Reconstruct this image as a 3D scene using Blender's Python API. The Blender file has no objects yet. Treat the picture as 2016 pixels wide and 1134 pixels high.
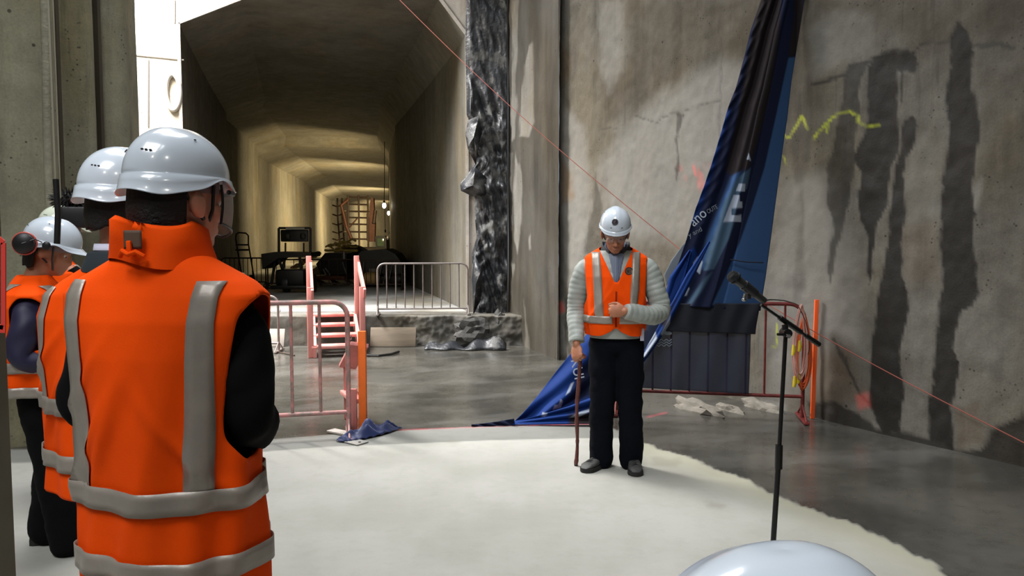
import bpy, bmesh, math, random
import numpy as np
from mathutils import Vector, Matrix, noise as mnoise
random.seed(7)
C = bpy.context.scene
COL = C.collection
# ------------------------------------------------------------------ camera
F, CX, CY, PITCH, CAMH = 1500.0, 1008.0, 567.0, math.atan(97/1500.0), 1.6
cam_d = bpy.data.cameras.new('camera'); cam_d.sensor_width = 36; cam_d.lens = 36*F/2016; cam_d.clip_end = 300; cam_d.clip_start = .05
cam = bpy.data.objects.new('camera', cam_d); COL.objects.link(cam)
cam.location = (0, 0, CAMH); cam.rotation_euler = (math.pi/2-PITCH, 0, 0)
C.camera = cam
# ------------------------------------------------------------------ world, daylight and exposure
C.view_settings.view_transform = 'Standard'; C.view_settings.look = 'None'
C.view_settings.gamma = 1; C.view_settings.exposure = 0.15
w = bpy.data.worlds.new('world'); C.world = w; w.use_nodes = True
w.node_tree.nodes['Background'].inputs[0].default_value = (.78, .88, 1, 1)
w.node_tree.nodes['Background'].inputs[1].default_value = 0.22
def area(name, loc, target, sx, sy, power, col=(1, 1, 1), spread=180):
    l = bpy.data.lights.new(name, 'AREA'); l.shape = 'RECTANGLE'; l.size = sx; l.size_y = sy
    l.energy = power; l.color = col; l.spread = math.radians(spread)
    o = bpy.data.objects.new(name, l); COL.objects.link(o); o.location = loc
    o.rotation_euler = (Vector(target)-Vector(loc)).to_track_quat('-Z', 'Y').to_euler()
    return o
def point(name, loc, power, col, r=.06):
    l = bpy.data.lights.new(name, 'POINT'); l.energy = power; l.color = col; l.shadow_soft_size = r
    o = bpy.data.objects.new(name, l); COL.objects.link(o); o.location = loc; return o
area('shaft_daylight', (-2.2, 5.9, 11.2), (-1.9, 5.9, 0), 4.6, 4.6, 580, (.95, .97, 1), 140)
area('rear_fill_light', (-2.2, -1.6, 8.7), (-.2, 3.6, 1.), 3.6, 3.0, 135, (.95, .97, 1), 85)  # fill light added behind the camera to brighten the people
area('side_shaft_daylight', (-7.2, 10.2, 8.7), (-6.2, 11.4, 1), 3.4, 2.6, 2600, (1, .98, .97), 120)
area('work_floodlight', (1.6, -3.2, 6.2), (0.3, 5.5, .8), .4, .4, 32, (1, .97, .9))
area('work_floodlight', (-1.8, -3.4, 6.2), (-0.6, 3.5, .8), .4, .4, 32, (1, .97, .9))
# ------------------------------------------------------------------ pixel helpers
sp_, cp_ = math.sin(PITCH), math.cos(PITCH)
def ray(u, v):
    x = (u-CX)/F; y = (CY-v)/F
    return Vector((x, y*sp_+cp_, y*cp_-sp_))
def P(u, v, Y):
    d = ray(u, v); return Vector((0, 0, CAMH))+d*(Y/d.y)
def G(u, v, z=0.):
    d = ray(u, v); return Vector((0, 0, CAMH))+d*((z-CAMH)/d.z)
def onplane(u, v, p0, n):
    d = ray(u, v); o = Vector((0, 0, CAMH)); return o+d*((p0-o).dot(n)/d.dot(n))
def proj(co):
    """world points (n,3) to pixels"""
    q = co-np.array([0, 0, CAMH]); fw = q[:, 1]*cp_-q[:, 2]*sp_; up = q[:, 1]*sp_+q[:, 2]*cp_
    fw = np.maximum(fw, .05)
    return CX+F*q[:, 0]/fw, CY-F*up/fw
def V(*a): return Vector(a)
def lerp(a, b, t): return a+(b-a)*t
def sstep(a, b, x):
    t = np.clip((x-a)/(b-a), 0, 1); return t*t*(3-2*t)
def interp(x, xs, ys): return float(np.interp(x, xs, ys))
# vectorised value noise
_r = np.random.RandomState(3); _tab = _r.rand(64, 64, 64)
def vn(x, y, z=0.):
    x = np.asarray(x, float); y = np.asarray(y, float); z = np.asarray(z, float)+0*x
    xi = np.floor(x).astype(int); yi = np.floor(y).astype(int); zi = np.floor(z).astype(int)
    fx = x-xi; fy = y-yi; fz = z-zi; fx = fx*fx*(3-2*fx); fy = fy*fy*(3-2*fy); fz = fz*fz*(3-2*fz)
    def t(a, b, c): return _tab[(xi+a) % 64, (yi+b) % 64, (zi+c) % 64]
    def l(a, b, t_): return a+(b-a)*t_
    return l(l(l(t(0, 0, 0), t(1, 0, 0), fx), l(t(0, 1, 0), t(1, 1, 0), fx), fy),
             l(l(t(0, 0, 1), t(1, 0, 1), fx), l(t(0, 1, 1), t(1, 1, 1), fx), fy), fz)
def fbm(x, y, z=0., o=4):
    s = 0; a = .5
    for i in range(o): s = s+a*vn(x*2**i+i*7.3, y*2**i+i*3.1, np.asarray(z)*2**i); a *= .5
    return s/(1-.5**o)
def polysd(u, v, poly):
    """signed distance in pixels, positive inside"""
    p = np.array(poly, float); n = len(p); d = np.full(u.shape, 1e9); ins = np.zeros(u.shape, bool)
    for i in range(n):
        a = p[i]; b = p[(i+1) % n]; e = b-a; wx = u-a[0]; wy = v-a[1]
        t = np.clip((wx*e[0]+wy*e[1])/max(e.dot(e), 1e-9), 0, 1)
        d = np.minimum(d, np.hypot(wx-e[0]*t, wy-e[1]*t))
        c = ((a[1] > v) != (b[1] > v))
        with np.errstate(divide='ignore', invalid='ignore'):
            xx = (b[0]-a[0])*(v-a[1])/(b[1]-a[1]+1e-12)+a[0]
        ins ^= c & (u < xx)
    return np.where(ins, d, -d)
def linesd(u, v, pts):
    p = np.array(pts, float); d = np.full(u.shape, 1e9)
    for a, b in zip(p[:-1], p[1:]):
        e = b-a; wx = u-a[0]; wy = v-a[1]
        t = np.clip((wx*e[0]+wy*e[1])/max(e.dot(e), 1e-9), 0, 1)
        d = np.minimum(d, np.hypot(wx-e[0]*t, wy-e[1]*t))
    return d
# ------------------------------------------------------------------ materials
def _new(name):
    m = bpy.data.materials.new(name); m.use_nodes = True; nt = m.node_tree
    return m, nt, nt.nodes['Principled BSDF']
def rgb(c): return (c[0], c[1], c[2], 1)
def S(h):
    """sRGB 0-255 to linear"""
    return tuple(((x/255)/12.92 if x/255 <= .04045 else ((x/255+.055)/1.055)**2.4) for x in h)
def N(nt, kind, **kw):
    n = nt.nodes.new(kind)
    for k, v in kw.items(): setattr(n, k, v)
    return n
def noise_n(nt, scale, detail=4, rough=.55, vec=None, stretch=None):
    n = N(nt, 'ShaderNodeTexNoise'); n.inputs['Scale'].default_value = scale; n.inputs['Detail'].default_value = detail; n.inputs['Roughness'].default_value = rough
    tc = N(nt, 'ShaderNodeTexCoord'); mp = N(nt, 'ShaderNodeMapping')
    if stretch: mp.inputs['Scale'].default_value = stretch
    nt.links.new(tc.outputs['Object'], mp.inputs[0]); nt.links.new(mp.outputs[0], n.inputs['Vector'])
    return n
def mixc(nt, fac, a, b, blend='MIX'):
    m = N(nt, 'ShaderNodeMix', data_type='RGBA', blend_type=blend)
    for i, v in ((0, fac), (6, a), (7, b)):
        if isinstance(v, bpy.types.NodeSocket): nt.links.new(v, m.inputs[i])
        elif i == 0: m.inputs[0].default_value = v
        else: m.inputs[i].default_value = rgb(v)
    return m.outputs[2]
def mixf(nt, fac, a, b):
    m = N(nt, 'ShaderNodeMix', data_type='FLOAT')
    for i, v in ((0, fac), (2, a), (3, b)):
        if isinstance(v, bpy.types.NodeSocket): nt.links.new(v, m.inputs[i])
        else: m.inputs[i].default_value = v
    return m.outputs[0]
def ramp(nt, src, a, b):
    r = N(nt, 'ShaderNodeMapRange'); r.inputs[1].default_value = a; r.inputs[2].default_value = b
    r.interpolation_type = 'SMOOTHSTEP'
    nt.links.new(src, r.inputs[0]); return r.outputs[0]
def attr(nt, name):
    a = N(nt, 'ShaderNodeAttribute'); a.attribute_name = name; return a.outputs['Fac']
def bump(nt, bs, src, strength=.3, dist=.01):
    b = N(nt, 'ShaderNodeBump'); b.inputs['Strength'].default_value = strength; b.inputs['Distance'].default_value = dist
    nt.links.new(src, b.inputs['Height']); nt.links.new(b.outputs[0], bs.inputs['Normal'])
def mat(name, col, rough=.5, metal=0., var=.0, vscale=8., bumps=0., bscale=40., coat=0., spec=None, stretch=None, sheen=0., col2=None, trans=0., alpha=1., emit=None, estr=1.):
    m, nt, bs = _new(name)
    bs.inputs['Base Color'].default_value = rgb(col); bs.inputs['Roughness'].default_value = rough
    bs.inputs['Metallic'].default_value = metal; bs.inputs['Coat Weight'].default_value = coat
    bs.inputs['Coat Roughness'].default_value = .1
    if spec is not None: bs.inputs['Specular IOR Level'].default_value = spec
    if sheen: bs.inputs['Sheen Weight'].default_value = sheen
    if trans: bs.inputs['Transmission Weight'].default_value = trans
    if alpha < 1: bs.inputs['Alpha'].default_value = alpha
    if emit: bs.inputs['Emission Color'].default_value = rgb(emit); bs.inputs['Emission Strength'].default_value = estr
    if var or col2:
        n = noise_n(nt, vscale, 5, .6, stretch=stretch); f = ramp(nt, n.outputs[0], .35, .68)
        c2 = col2 or tuple(x*(1-var) for x in col)
        nt.links.new(mixc(nt, f, col, c2), bs.inputs['Base Color'])
    if bumps:
        n2 = noise_n(nt, bscale, 4, .6); bump(nt, bs, n2.outputs[0], bumps, .01)
    return m
def concrete(name, base, dark, streak=.5, rough=.75, pits=True, masks=(), scale=1.):
    """masks: list of (attribute, colour or factor, roughness)"""
    m, nt, bs = _new(name)
    n1 = noise_n(nt, .7*scale, 6, .62); n2 = noise_n(nt, 5*scale, 6, .7); n3 = noise_n(nt, 1.2*scale, 5, .65, stretch=(2.2, 2.2, .22)); n4 = noise_n(nt, 60, 3, .7)
    c = mixc(nt, ramp(nt, n1.outputs[0], .36, .64), base, dark)
    c = mixc(nt, mixf(nt, .35, 0., ramp(nt, n2.outputs[0], .3, .7)), c, tuple(x*.72 for x in dark))
    c = mixc(nt, .3, c, mixc(nt, ramp(nt, n3.outputs[0], .35, .68), tuple(min(1, x*1.12) for x in base), tuple(x*.6 for x in dark))) if streak else c
    g = mixf(nt, ramp(nt, n4.outputs[0], .3, .75), .88, 1.06)
    cg = N(nt, 'ShaderNodeCombineColor'); [nt.links.new(g, cg.inputs[i]) for i in range(3)]
    c = mixc(nt, 1., c, cg.outputs[0], 'MULTIPLY')
    r = mixf(nt, ramp(nt, n2.outputs[0], .3, .7), rough, min(1, rough+.15))
    if pits:
        vo = N(nt, 'ShaderNodeTexVoronoi'); vo.inputs['Scale'].default_value = 5.5; vo.inputs['Randomness'].default_value = 1
        tc = N(nt, 'ShaderNodeTexCoord'); nt.links.new(tc.outputs['Object'], vo.inputs['Vector'])
        wn = noise_n(nt, 2.1, 3, .6)
        pt = ramp(nt, vo.outputs['Distance'], .10, .05)
        mu = N(nt, 'ShaderNodeMath', operation='MULTIPLY'); nt.links.new(pt, mu.inputs[0]); nt.links.new(ramp(nt, wn.outputs[0], .5, .6), mu.inputs[1])
        c = mixc(nt, mu.outputs[0], c, tuple(x*.35 for x in dark))
    tn = noise_n(nt, .9*scale, 4, .6, stretch=(1, 1, .6)); c = mixc(nt, mixf(nt, ramp(nt, tn.outputs[0], .45, .66), 0., .8), c, mixc(nt, 1., c, (1.0, .90, .72), 'MULTIPLY'))
    if pits:
        v2_ = N(nt, 'ShaderNodeTexVoronoi'); v2_.inputs['Scale'].default_value = 24; tc2 = N(nt, 'ShaderNodeTexCoord'); nt.links.new(tc2.outputs['Object'], v2_.inputs['Vector'])
        w2_ = noise_n(nt, 3.3, 4, .65); m2_ = N(nt, 'ShaderNodeMath', operation='MULTIPLY'); nt.links.new(ramp(nt, v2_.outputs['Distance'], .26, .12), m2_.inputs[0]); nt.links.new(ramp(nt, w2_.outputs[0], .52, .64), m2_.inputs[1])
        c = mixc(nt, m2_.outputs[0], c, tuple(x*.45 for x in dark))
        st_ = noise_n(nt, 5, 5, .7, stretch=(1.6, 1.6, .12)); c = mixc(nt, mixf(nt, ramp(nt, st_.outputs[0], .56, .70), 0., .45), c, tuple(x*.55 for x in dark))
    for nm, col, rr in masks:
        a = attr(nt, nm)
        if isinstance(col, (int, float)):
            c = mixc(nt, a, c, mixc(nt, 1., c, (col, col, col), 'MULTIPLY'))
        elif len(col) == 4:
            c = mixc(nt, a, c, mixc(nt, 1., c, col[:3], 'MULTIPLY'))
        else: c = mixc(nt, a, c, col)
        if rr is not None: r = mixf(nt, a, r, rr)
    nt.links.new(c, bs.inputs['Base Color']); nt.links.new(r, bs.inputs['Roughness'])
    ad = N(nt, 'ShaderNodeMath', operation='MULTIPLY_ADD'); nt.links.new(n4.outputs[0], ad.inputs[0]); ad.inputs[1].default_value = .3; nt.links.new(n2.outputs[0], ad.inputs[2])
    bump(nt, bs, ad.outputs[0], .3, .014)
    return m
# ------------------------------------------------------------------ mesh helpers
def mobj(name, verts, faces, m=None, parent=None, smooth=True, attrs=None, mats=None, fm=None):
    me = bpy.data.meshes.new(name); me.from_pydata([tuple(v) for v in verts], [], faces); me.update()
    if m: me.materials.append(m)
    if mats:
        for x in mats: me.materials.append(x)
        if fm is not None: me.polygons.foreach_set('material_index', np.array(fm, dtype=np.int32))
    if smooth: me.polygons.foreach_set('use_smooth', [True]*len(me.polygons))
    if attrs:
        for k, v in attrs.items():
            a = me.attributes.new(k, 'FLOAT', 'POINT'); a.data.foreach_set('value', np.asarray(v, dtype=np.float32))
    o = bpy.data.objects.new(name, me); COL.objects.link(o)
    if parent: o.parent = parent
    return o
class MB:
    """collects shapes, then builds ONE mesh"""
    def __init__(s): s.v = []; s.f = []; s.mi = []; s.cur = 0
    def add(s, vs, fs):
        b = len(s.v); s.v += [Vector(v) for v in vs]; s.f += [tuple(i+b for i in f) for f in fs]; s.mi += [s.cur]*len(fs)
    def box(s, c, size, rot=None, bev=0.):
        c = Vector(c); h = Vector(size)/2
        bm = bmesh.new(); bmesh.ops.create_cube(bm, size=1)
        for v in bm.verts: v.co = Vector((v.co.x*size[0], v.co.y*size[1], v.co.z*size[2]))
        if bev: bmesh.ops.bevel(bm, geom=bm.edges[:], offset=min(bev, min(size)*.45), segments=2, affect='EDGES', profile=.5)
        if rot is not None: bmesh.ops.rotate(bm, verts=bm.verts, cent=(0, 0, 0), matrix=rot if isinstance(rot, Matrix) else Matrix.Rotation(rot, 3, 'Z'))
        bm.verts.index_update(); s.add([v.co+c for v in bm.verts], [[v.index for v in f.verts] for f in bm.faces]); bm.free()
    def bar(s, a, b, wx, wy, up=None, bev=0.):
        """rectangular bar from a to b"""
        a = Vector(a); b = Vector(b); d = (b-a); L = d.length; z = d.normalized()
        up = Vector(up) if up is not None else (Vector((0, 1, 0)) if abs(z.z) > .9 else Vector((0, 0, 1)))
        x = up.cross(z).normalized(); y = z.cross(x)
        R = Matrix((x, y, z)).transposed(); s.box((a+b)/2, (wx, wy, L), R, bev)
    def tube(s, pts, r, seg=10, cap=True, closed=False):
        pts = [Vector(p) for p in pts]; n = len(pts)
        rs = r if isinstance(r, (list, tuple)) else [r]*n
        t0 = (pts[1]-pts[0]).normalized(); up = Vector((0, 0, 1)) if abs(t0.z) < .9 else Vector((0, 1, 0))
        x = up.cross(t0).normalized(); vs = []; fs = []
        for i, p in enumerate(pts):
            if closed: t = (pts[(i+1) % n]-pts[i-1])
            else: t = (pts[min(i+1, n-1)]-pts[max(i-1, 0)])
            t = t.normalized() if t.length > 1e-9 else t0
            x = (x-t*x.dot(t)); x = x.normalized() if x.length > 1e-6 else t.orthogonal().normalized(); y = t.cross(x)
            for k in range(seg):
                a = 2*math.pi*k/seg; vs.append(p+(x*math.cos(a)+y*math.sin(a))*rs[i])
        for i in range(n if closed else n-1):
            j = (i+1) % n
            for k in range(seg):
                k2 = (k+1) % seg; fs.append((i*seg+k, i*seg+k2, j*seg+k2, j*seg+k))
        if cap and not closed: fs.append(tuple(range(seg))[::-1]); fs.append(tuple((n-1)*seg+k for k in range(seg)))
        s.add(vs, fs)
    def ell(s, c, r, rot=None, seg=20, rings=12):
        c = Vector(c); vs = []; fs = []
        for i in range(rings+1):
            ph = math.pi*i/rings
            for k in range(seg):
                a = 2*math.pi*k/seg; p = Vector((r[0]*math.sin(ph)*math.cos(a), r[1]*math.sin(ph)*math.sin(a), r[2]*math.cos(ph)))
                if rot is not None: p = rot @ p
                vs.append(p+c)
        for i in range(rings):
            for k in range(seg): k2 = (k+1) % seg; fs.append((i*seg+k, (i+1)*seg+k, (i+1)*seg+k2, i*seg+k2))
        s.add(vs, fs)
    def lathe(s, prof, c=(0, 0, 0), seg=24, rot=None):
        c = Vector(c); vs = []; fs = []; n = len(prof)
        for r, z in prof:
            for k in range(seg):
                a = 2*math.pi*k/seg; p = Vector((r*math.cos(a), r*math.sin(a), z))
                if rot is not None: p = rot @ p
                vs.append(p+c)
        for i in range(n-1):
            for k in range(seg): k2 = (k+1) % seg; fs.append((i*seg+k, i*seg+k2, (i+1)*seg+k2, (i+1)*seg+k))
        s.add(vs, fs)
    def rings(s, rs, cap=True, closed=False):
        """rs: list of rings with equal vertex counts"""
        n = len(rs); m = len(rs[0]); vs = [p for r in rs for p in r]; fs = []
        for i in range(n-1):
            for k in range(m): k2 = (k+1) % m; fs.append((i*m+k, i*m+k2, (i+1)*m+k2, (i+1)*m+k))
        if cap: fs.append(tuple(range(m))[::-1]); fs.append(tuple((n-1)*m+k for k in range(m)))
        s.add(vs, fs)
    def prism(s, outline, a, b, d):
        """outline of 3-D points extruded by vector d"""
        d = Vector(d); n = len(outline); vs = [Vector(p) for p in outline]+[Vector(p)+d for p in outline]
        fs = [tuple(range(n))[::-1], tuple(range(n, 2*n))]+[(k, (k+1) % n, n+(k+1) % n, n+k) for k in range(n)]
        s.add(vs, fs)
    def build(s, name, m, parent=None, smooth=True, auto=True, **kw):
        o = mobj(name, s.v, s.f, None if isinstance(m, list) else m, parent, smooth, mats=m if isinstance(m, list) else None, fm=s.mi if isinstance(m, list) else None, **kw)
        bm = bmesh.new(); bm.from_mesh(o.data); bmesh.ops.recalc_face_normals(bm, faces=bm.faces[:])
        if smooth and auto:
            for e in bm.edges:
                if len(e.link_faces) == 2 and e.calc_face_angle(0) > .65: e.smooth = False
        bm.to_mesh(o.data); bm.free(); return o
def tag(o, label=None, cat=None, group=None, kind=None):
    if label: o['label'] = label
    if cat: o['category'] = cat
    if group: o['group'] = group
    if kind: o['kind'] = kind
    return o
def thing(name, label, cat, loc=(0, 0, 0), rz=0, group=None):
    o = bpy.data.objects.new(name, None); COL.objects.link(o); o.location = loc; o.rotation_euler = (0, 0, rz); o.empty_display_size = .1
    return tag(o, label, cat, group)
def struct(o, label, cat): o['kind'] = 'structure'; o['label'] = label; o['category'] = cat; return o
def arc(c, r, a0, a1, n, ax, ay): return [Vector(c)+Vector(ax)*r*math.cos(a0+(a1-a0)*i/n)+Vector(ay)*r*math.sin(a0+(a1-a0)*i/n) for i in range(n+1)]
def remesh(mb, name, m, parent=None, voxel=.006, smooth=4, disp=None):
    o = mobj(name, mb.v, mb.f, m, None, True)
    bm = bmesh.new(); bm.from_mesh(o.data); bmesh.ops.remove_doubles(bm, verts=bm.verts[:], dist=1e-6); bmesh.ops.recalc_face_normals(bm, faces=bm.faces[:]); bm.to_mesh(o.data); bm.free()
    r = o.modifiers.new('r', 'REMESH'); r.mode = 'VOXEL'; r.voxel_size = voxel
    if smooth: s_ = o.modifiers.new('s', 'SMOOTH'); s_.iterations = smooth; s_.factor = .5
    bpy.context.view_layer.update()
    dg = bpy.context.evaluated_depsgraph_get(); me = bpy.data.meshes.new_from_object(o.evaluated_get(dg))
    old = o.data; o.modifiers.clear(); o.data = me; bpy.data.meshes.remove(old); me.name = name
    if disp: disp(me)
    me.polygons.foreach_set('use_smooth', [True]*len(me.polygons))
    if not me.materials and m: me.materials.append(m)
    if parent: o.parent = parent
    return o
def grid_faces(nu, nv, closed=False):
    fs = []
    for i in range(nv-1):
        for k in range(nu if closed else nu-1):
            k2 = (k+1) % nu; fs.append((i*nu+k, i*nu+k2, (i+1)*nu+k2, (i+1)*nu+k))
    return fs
# ================================================================== THE PLACE
A_ = G(2010, 917); B_ = G(1100, 705)
WD = (B_-A_); WD.z = 0; WD.normalize()              # direction of the right wall, away from the camera
WN = Vector((-WD.y, WD.x, 0)) if Vector((-WD.y, WD.x, 0)).x < 0 else Vector((WD.y, -WD.x, 0))   # faces the room
def W(u, v, off=0.): return onplane(u, v, A_+WN*off, WN)
# ---- right wall with its stains
s1 = (W(1097, 690)-A_).dot(WD)
du = .02
ss = np.arange(-3.2, s1+.001, du); zz = np.arange(-.02, 8.6, .024)
SS, ZZ = np.meshgrid(ss, zz)
px = A_.x+WD.x*SS; py = A_.y+WD.y*SS
co = np.stack([px.ravel(), py.ravel(), ZZ.ravel()], 1)
U, Vv = proj(co)
front = co[:, 1] > 1.5
U = np.where(front, U, 5000.)
jx = (fbm(SS.ravel()*6, ZZ.ravel()*3, .3, 4)-.5)*34; jx2 = (fbm(SS.ravel()*20, ZZ.ravel()*9, 4.3, 3)-.5)*14
Uj = U+jx*.55+jx2*.8; Vj = Vv+(fbm(SS.ravel()*7, ZZ.ravel()*5, 9.3, 3)-.5)*20
def msk(poly, soft=3.): return sstep(-soft, soft, polysd(Uj, Vj, poly))
def mskl(poly, soft=3.): return sstep(-soft, soft, polysd(U, Vv, poly))
wet = np.zeros(U.shape)
def addw(p, k=1., soft=2.):
    global wet
    wet = np.maximum(wet, k*msk(p, soft))
# strong vertical runs
addw([(1886, 35), (1905, 60), (1915, 100), (1912, 160), (1920, 200), (1929, 245), (1924, 300), (1917, 370), (1922, 420), (1916, 470), (1918, 540), (1922, 580), (1912, 605), (1893, 618), (1885, 660), (1878, 690), (1890, 720), (1882, 770), (1872, 800), (1878, 870), (1885, 890), (1832, 865), (1832, 790), (1838, 730), (1840, 690), (1852, 640), (1850, 590), (1855, 540), (1852, 480), (1856, 420), (1854, 360), (1864, 300), (1868, 240), (1862, 190), (1872, 130), (1872, 75)], 1.)
addw([(1716, 110), (1760, 102), (1800, 105), (1812, 122), (1806, 148), (1790, 140), (1768, 140), (1765, 240), (1762, 300), (1752, 350), (1748, 400), (1728, 440), (1718, 500), (1712, 560), (1706, 520), (1706, 460), (1692, 440), (1688, 390), (1696, 340), (1686, 310), (1705, 260), (1710, 180), (1712, 130)], 1.)
addw([(1770, 262), (1778, 235), (1795, 226), (1808, 245), (1805, 275), (1786, 310), (1782, 380), (1778, 430), (1770, 480), (1778, 520), (1785, 580), (1788, 605), (1782, 650), (1775, 690), (1778, 760), (1776, 850), (1735, 848), (1712, 800), (1715, 740), (1718, 680), (1722, 640), (1732, 580), (1745, 500), (1748, 440), (1760, 380), (1766, 310)], 1.)
addw([(1668, 130), (1700, 118), (1712, 125), (1690, 180), (1690, 240), (1686, 300), (1680, 350), (1668, 400), (1662, 440), (1650, 480), (1640, 520), (1632, 560), (1626, 520), (1638, 470), (1640, 430), (1628, 400), (1628, 340), (1645, 270), (1656, 200)], .75)
addw([(1590, 150), (1600, 180), (1602, 250), (1598, 320), (1588, 325), (1586, 360), (1566, 362), (1560, 330), (1560, 280), (1572, 230), (1580, 180)], .45, 6)
addw([(1582, 360), (1588, 400), (1586, 470), (1582, 560), (1575, 600), (1562, 600), (1562, 540), (1570, 450), (1578, 400)], .35, 6)
addw([(1330, 222), (1347, 220), (1343, 245), (1338, 262), (1338, 300), (1340, 330), (1332, 356), (1328, 330), (1334, 300), (1336, 262), (1332, 245)], .75, 2)
addw([(1172, 340), (1180, 375), (1186, 430), (1192, 470), (1188, 500), (1150, 500), (1152, 470), (1160, 430), (1166, 380)], .55, 4)
addw([(1118, 570), (1124, 620), (1125, 700), (1118, 705), (1110, 640), (1112, 600)], .55, 4)
addw([(1590, 792), (1640, 790), (1690, 810), (1720, 840), (1760, 846), (1830, 862), (1880, 880), (1930, 890), (1950, 860), (1990, 830), (2060, 820), (2060, 1000), (1800, 900), (1600, 830)], .9, 4)
addw([(1935, 905), (1950, 850), (1990, 838), (2040, 800), (2120, 800), (2200, 1100), (2000, 960)], .7, 6)
# cracks
for pts, wd, k in (([(1600, 168), (1640, 160), (1690, 132), (1720, 112), (1760, 100), (1800, 104)], 3, .8), ([(1800, 102), (1820, 88), (1838, 76)], 2, .6), ([(1838, 84), (1868, 80)], 2.5, .5), ([(1915, 88), (1950, 90), (1978, 92), (1998, 97)], 4, .6), ([(1778, 142), (1778, 165), (1775, 195)], 2.5, .8), ([(1640, 665), (1700, 780), (1715, 800)], 3, .7), ([(1255, 232), (1290, 240), (1330, 222), (1380, 206), (1420, 195)], 1.5, .5), ([(1180, 252), (1215, 252)], 2, .4), ([(1420, 40), (1422, 180), (1418, 330)], 1.5, .35)):
    wet = np.maximum(wet, k*sstep(wd+1.5, wd-1.5, linesd(Uj, Vj, pts)))
pale = np.zeros(U.shape)
for p, k, so in (([(1300, 190), (1400, 130), (1470, 125), (1500, 100), (1440, 400), (1350, 480), (1200, 460), (1180, 330), (1230, 260)], .8, 22), ([(1180, 0), (1230, 0), (1225, 140), (1200, 180), (1182, 120)], .6, 12), ([(1100, 200), (1150, 250), (1160, 400), (1140, 560), (1120, 560), (1100, 420)], .7, 14),
                 ([(1640, 20), (1720, 20), (1715, 95), (1600, 160), (1590, 60)], .35, 14), ([(1540, 350), (1620, 340), (1660, 420), (1700, 560), (1700, 700), (1640, 660), (1620, 760), (1520, 790), (1500, 560)], .7, 26), ([(1915, 370), (1935, 350), (1930, 410), (1916, 420)], .7, 6),
                 ([(1790, 300), (1820, 260), (1850, 300), (1845, 420), (1800, 460), (1800, 700), (1788, 520)], .3, 12), ([(1100, 590), (1112, 600), (1112, 700), (1098, 705)], .7, 5), ([(1345, 784), (1400, 786), (1490, 790), (1545, 792), (1545, 812), (1345, 808)], 1., 3)):
    pale = np.maximum(pale, k*msk(p, so))
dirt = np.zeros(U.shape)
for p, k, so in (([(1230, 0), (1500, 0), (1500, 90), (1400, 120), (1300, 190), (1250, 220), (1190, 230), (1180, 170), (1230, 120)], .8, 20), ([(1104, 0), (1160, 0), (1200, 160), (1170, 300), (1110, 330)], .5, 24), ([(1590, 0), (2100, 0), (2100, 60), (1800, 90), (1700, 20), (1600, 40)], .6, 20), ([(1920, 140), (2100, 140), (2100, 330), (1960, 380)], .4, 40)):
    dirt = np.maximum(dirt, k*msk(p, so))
rust = np.zeros(U.shape)
for p, k, so in (([(1102, 320), (1120, 340), (1125, 390), (1105, 400)], .8, 10), ([(1104, 90), (1125, 110), (1118, 150), (1104, 170)], .5, 10), ([(1755, 450), (1850, 430), (1850, 560), (1790, 560)], .35, 24), ([(1880, 800), (1935, 790), (1935, 870), (1890, 880)], .4, 12), ([(1590, 700), (1660, 690), (1720, 790), (1600, 790)], .4, 20)):
    rust = np.maximum(rust, k*msk(p, so))
yel = np.zeros(U.shape)
for pts, wd in (([(1546, 268), (1556, 270), (1568, 250), (1580, 228), (1588, 248), (1592, 255)], 2.6), ([(1604, 272), (1625, 248), (1645, 228), (1670, 218), (1690, 228), (1690, 240), (1704, 247), (1730, 248)], 2.6), ([(1630, 262), (1632, 246)], 2), ([(1528, 640), (1526, 682), (1518, 684)], 1.8), ([(1544, 308), (1548, 325)], 1.5)):
    yel = np.maximum(yel, .8*sstep(wd+1.3, wd-1.3, linesd(U, Vv, pts)))
yel *= .8; yel *= .45+.55*sstep(.35, .6, fbm(SS.ravel()*22, ZZ.ravel()*22, 2., 2))
pink = np.zeros(U.shape)
pink = np.maximum(pink, .32*mskl([(1338, 330), (1380, 322), (1410, 330), (1395, 380), (1345, 360)], 10)*sstep(.42, .62, fbm(SS.ravel()*14, ZZ.ravel()*8, 1., 3)))
pink = np.maximum(pink, .7*mskl([(1095, 596), (1108, 594), (1112, 612), (1098, 620)], 4)); pink = np.maximum(pink, .6*sstep(3.5, 1., linesd(U, Vv, [(1366, 326), (1370, 344)])))
pink = np.maximum(pink, .45*mskl([(1685, 780), (1710, 772), (1714, 800), (1690, 806)], 6))
rel = (fbm(SS.ravel()*1.3, ZZ.ravel()*.7, 5., 5)-.5)*.05+(fbm(SS.ravel()*9, ZZ.ravel()*7, 6., 4)-.5)*.022-wet*.004
co2 = co+np.outer(rel, np.array(WN))
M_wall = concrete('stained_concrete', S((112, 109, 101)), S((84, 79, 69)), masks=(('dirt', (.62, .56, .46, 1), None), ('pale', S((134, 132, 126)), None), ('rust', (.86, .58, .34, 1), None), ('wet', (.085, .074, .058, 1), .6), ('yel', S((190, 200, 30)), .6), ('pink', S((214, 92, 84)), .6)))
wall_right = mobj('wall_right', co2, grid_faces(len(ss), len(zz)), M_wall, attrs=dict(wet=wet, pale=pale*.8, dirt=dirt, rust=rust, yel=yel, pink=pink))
struct(wall_right, 'stained concrete side wall with dark water runs and yellow spray marks', 'wall')
wc = A_+WD*s1                                                    # far end of the rendered wall
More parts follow.
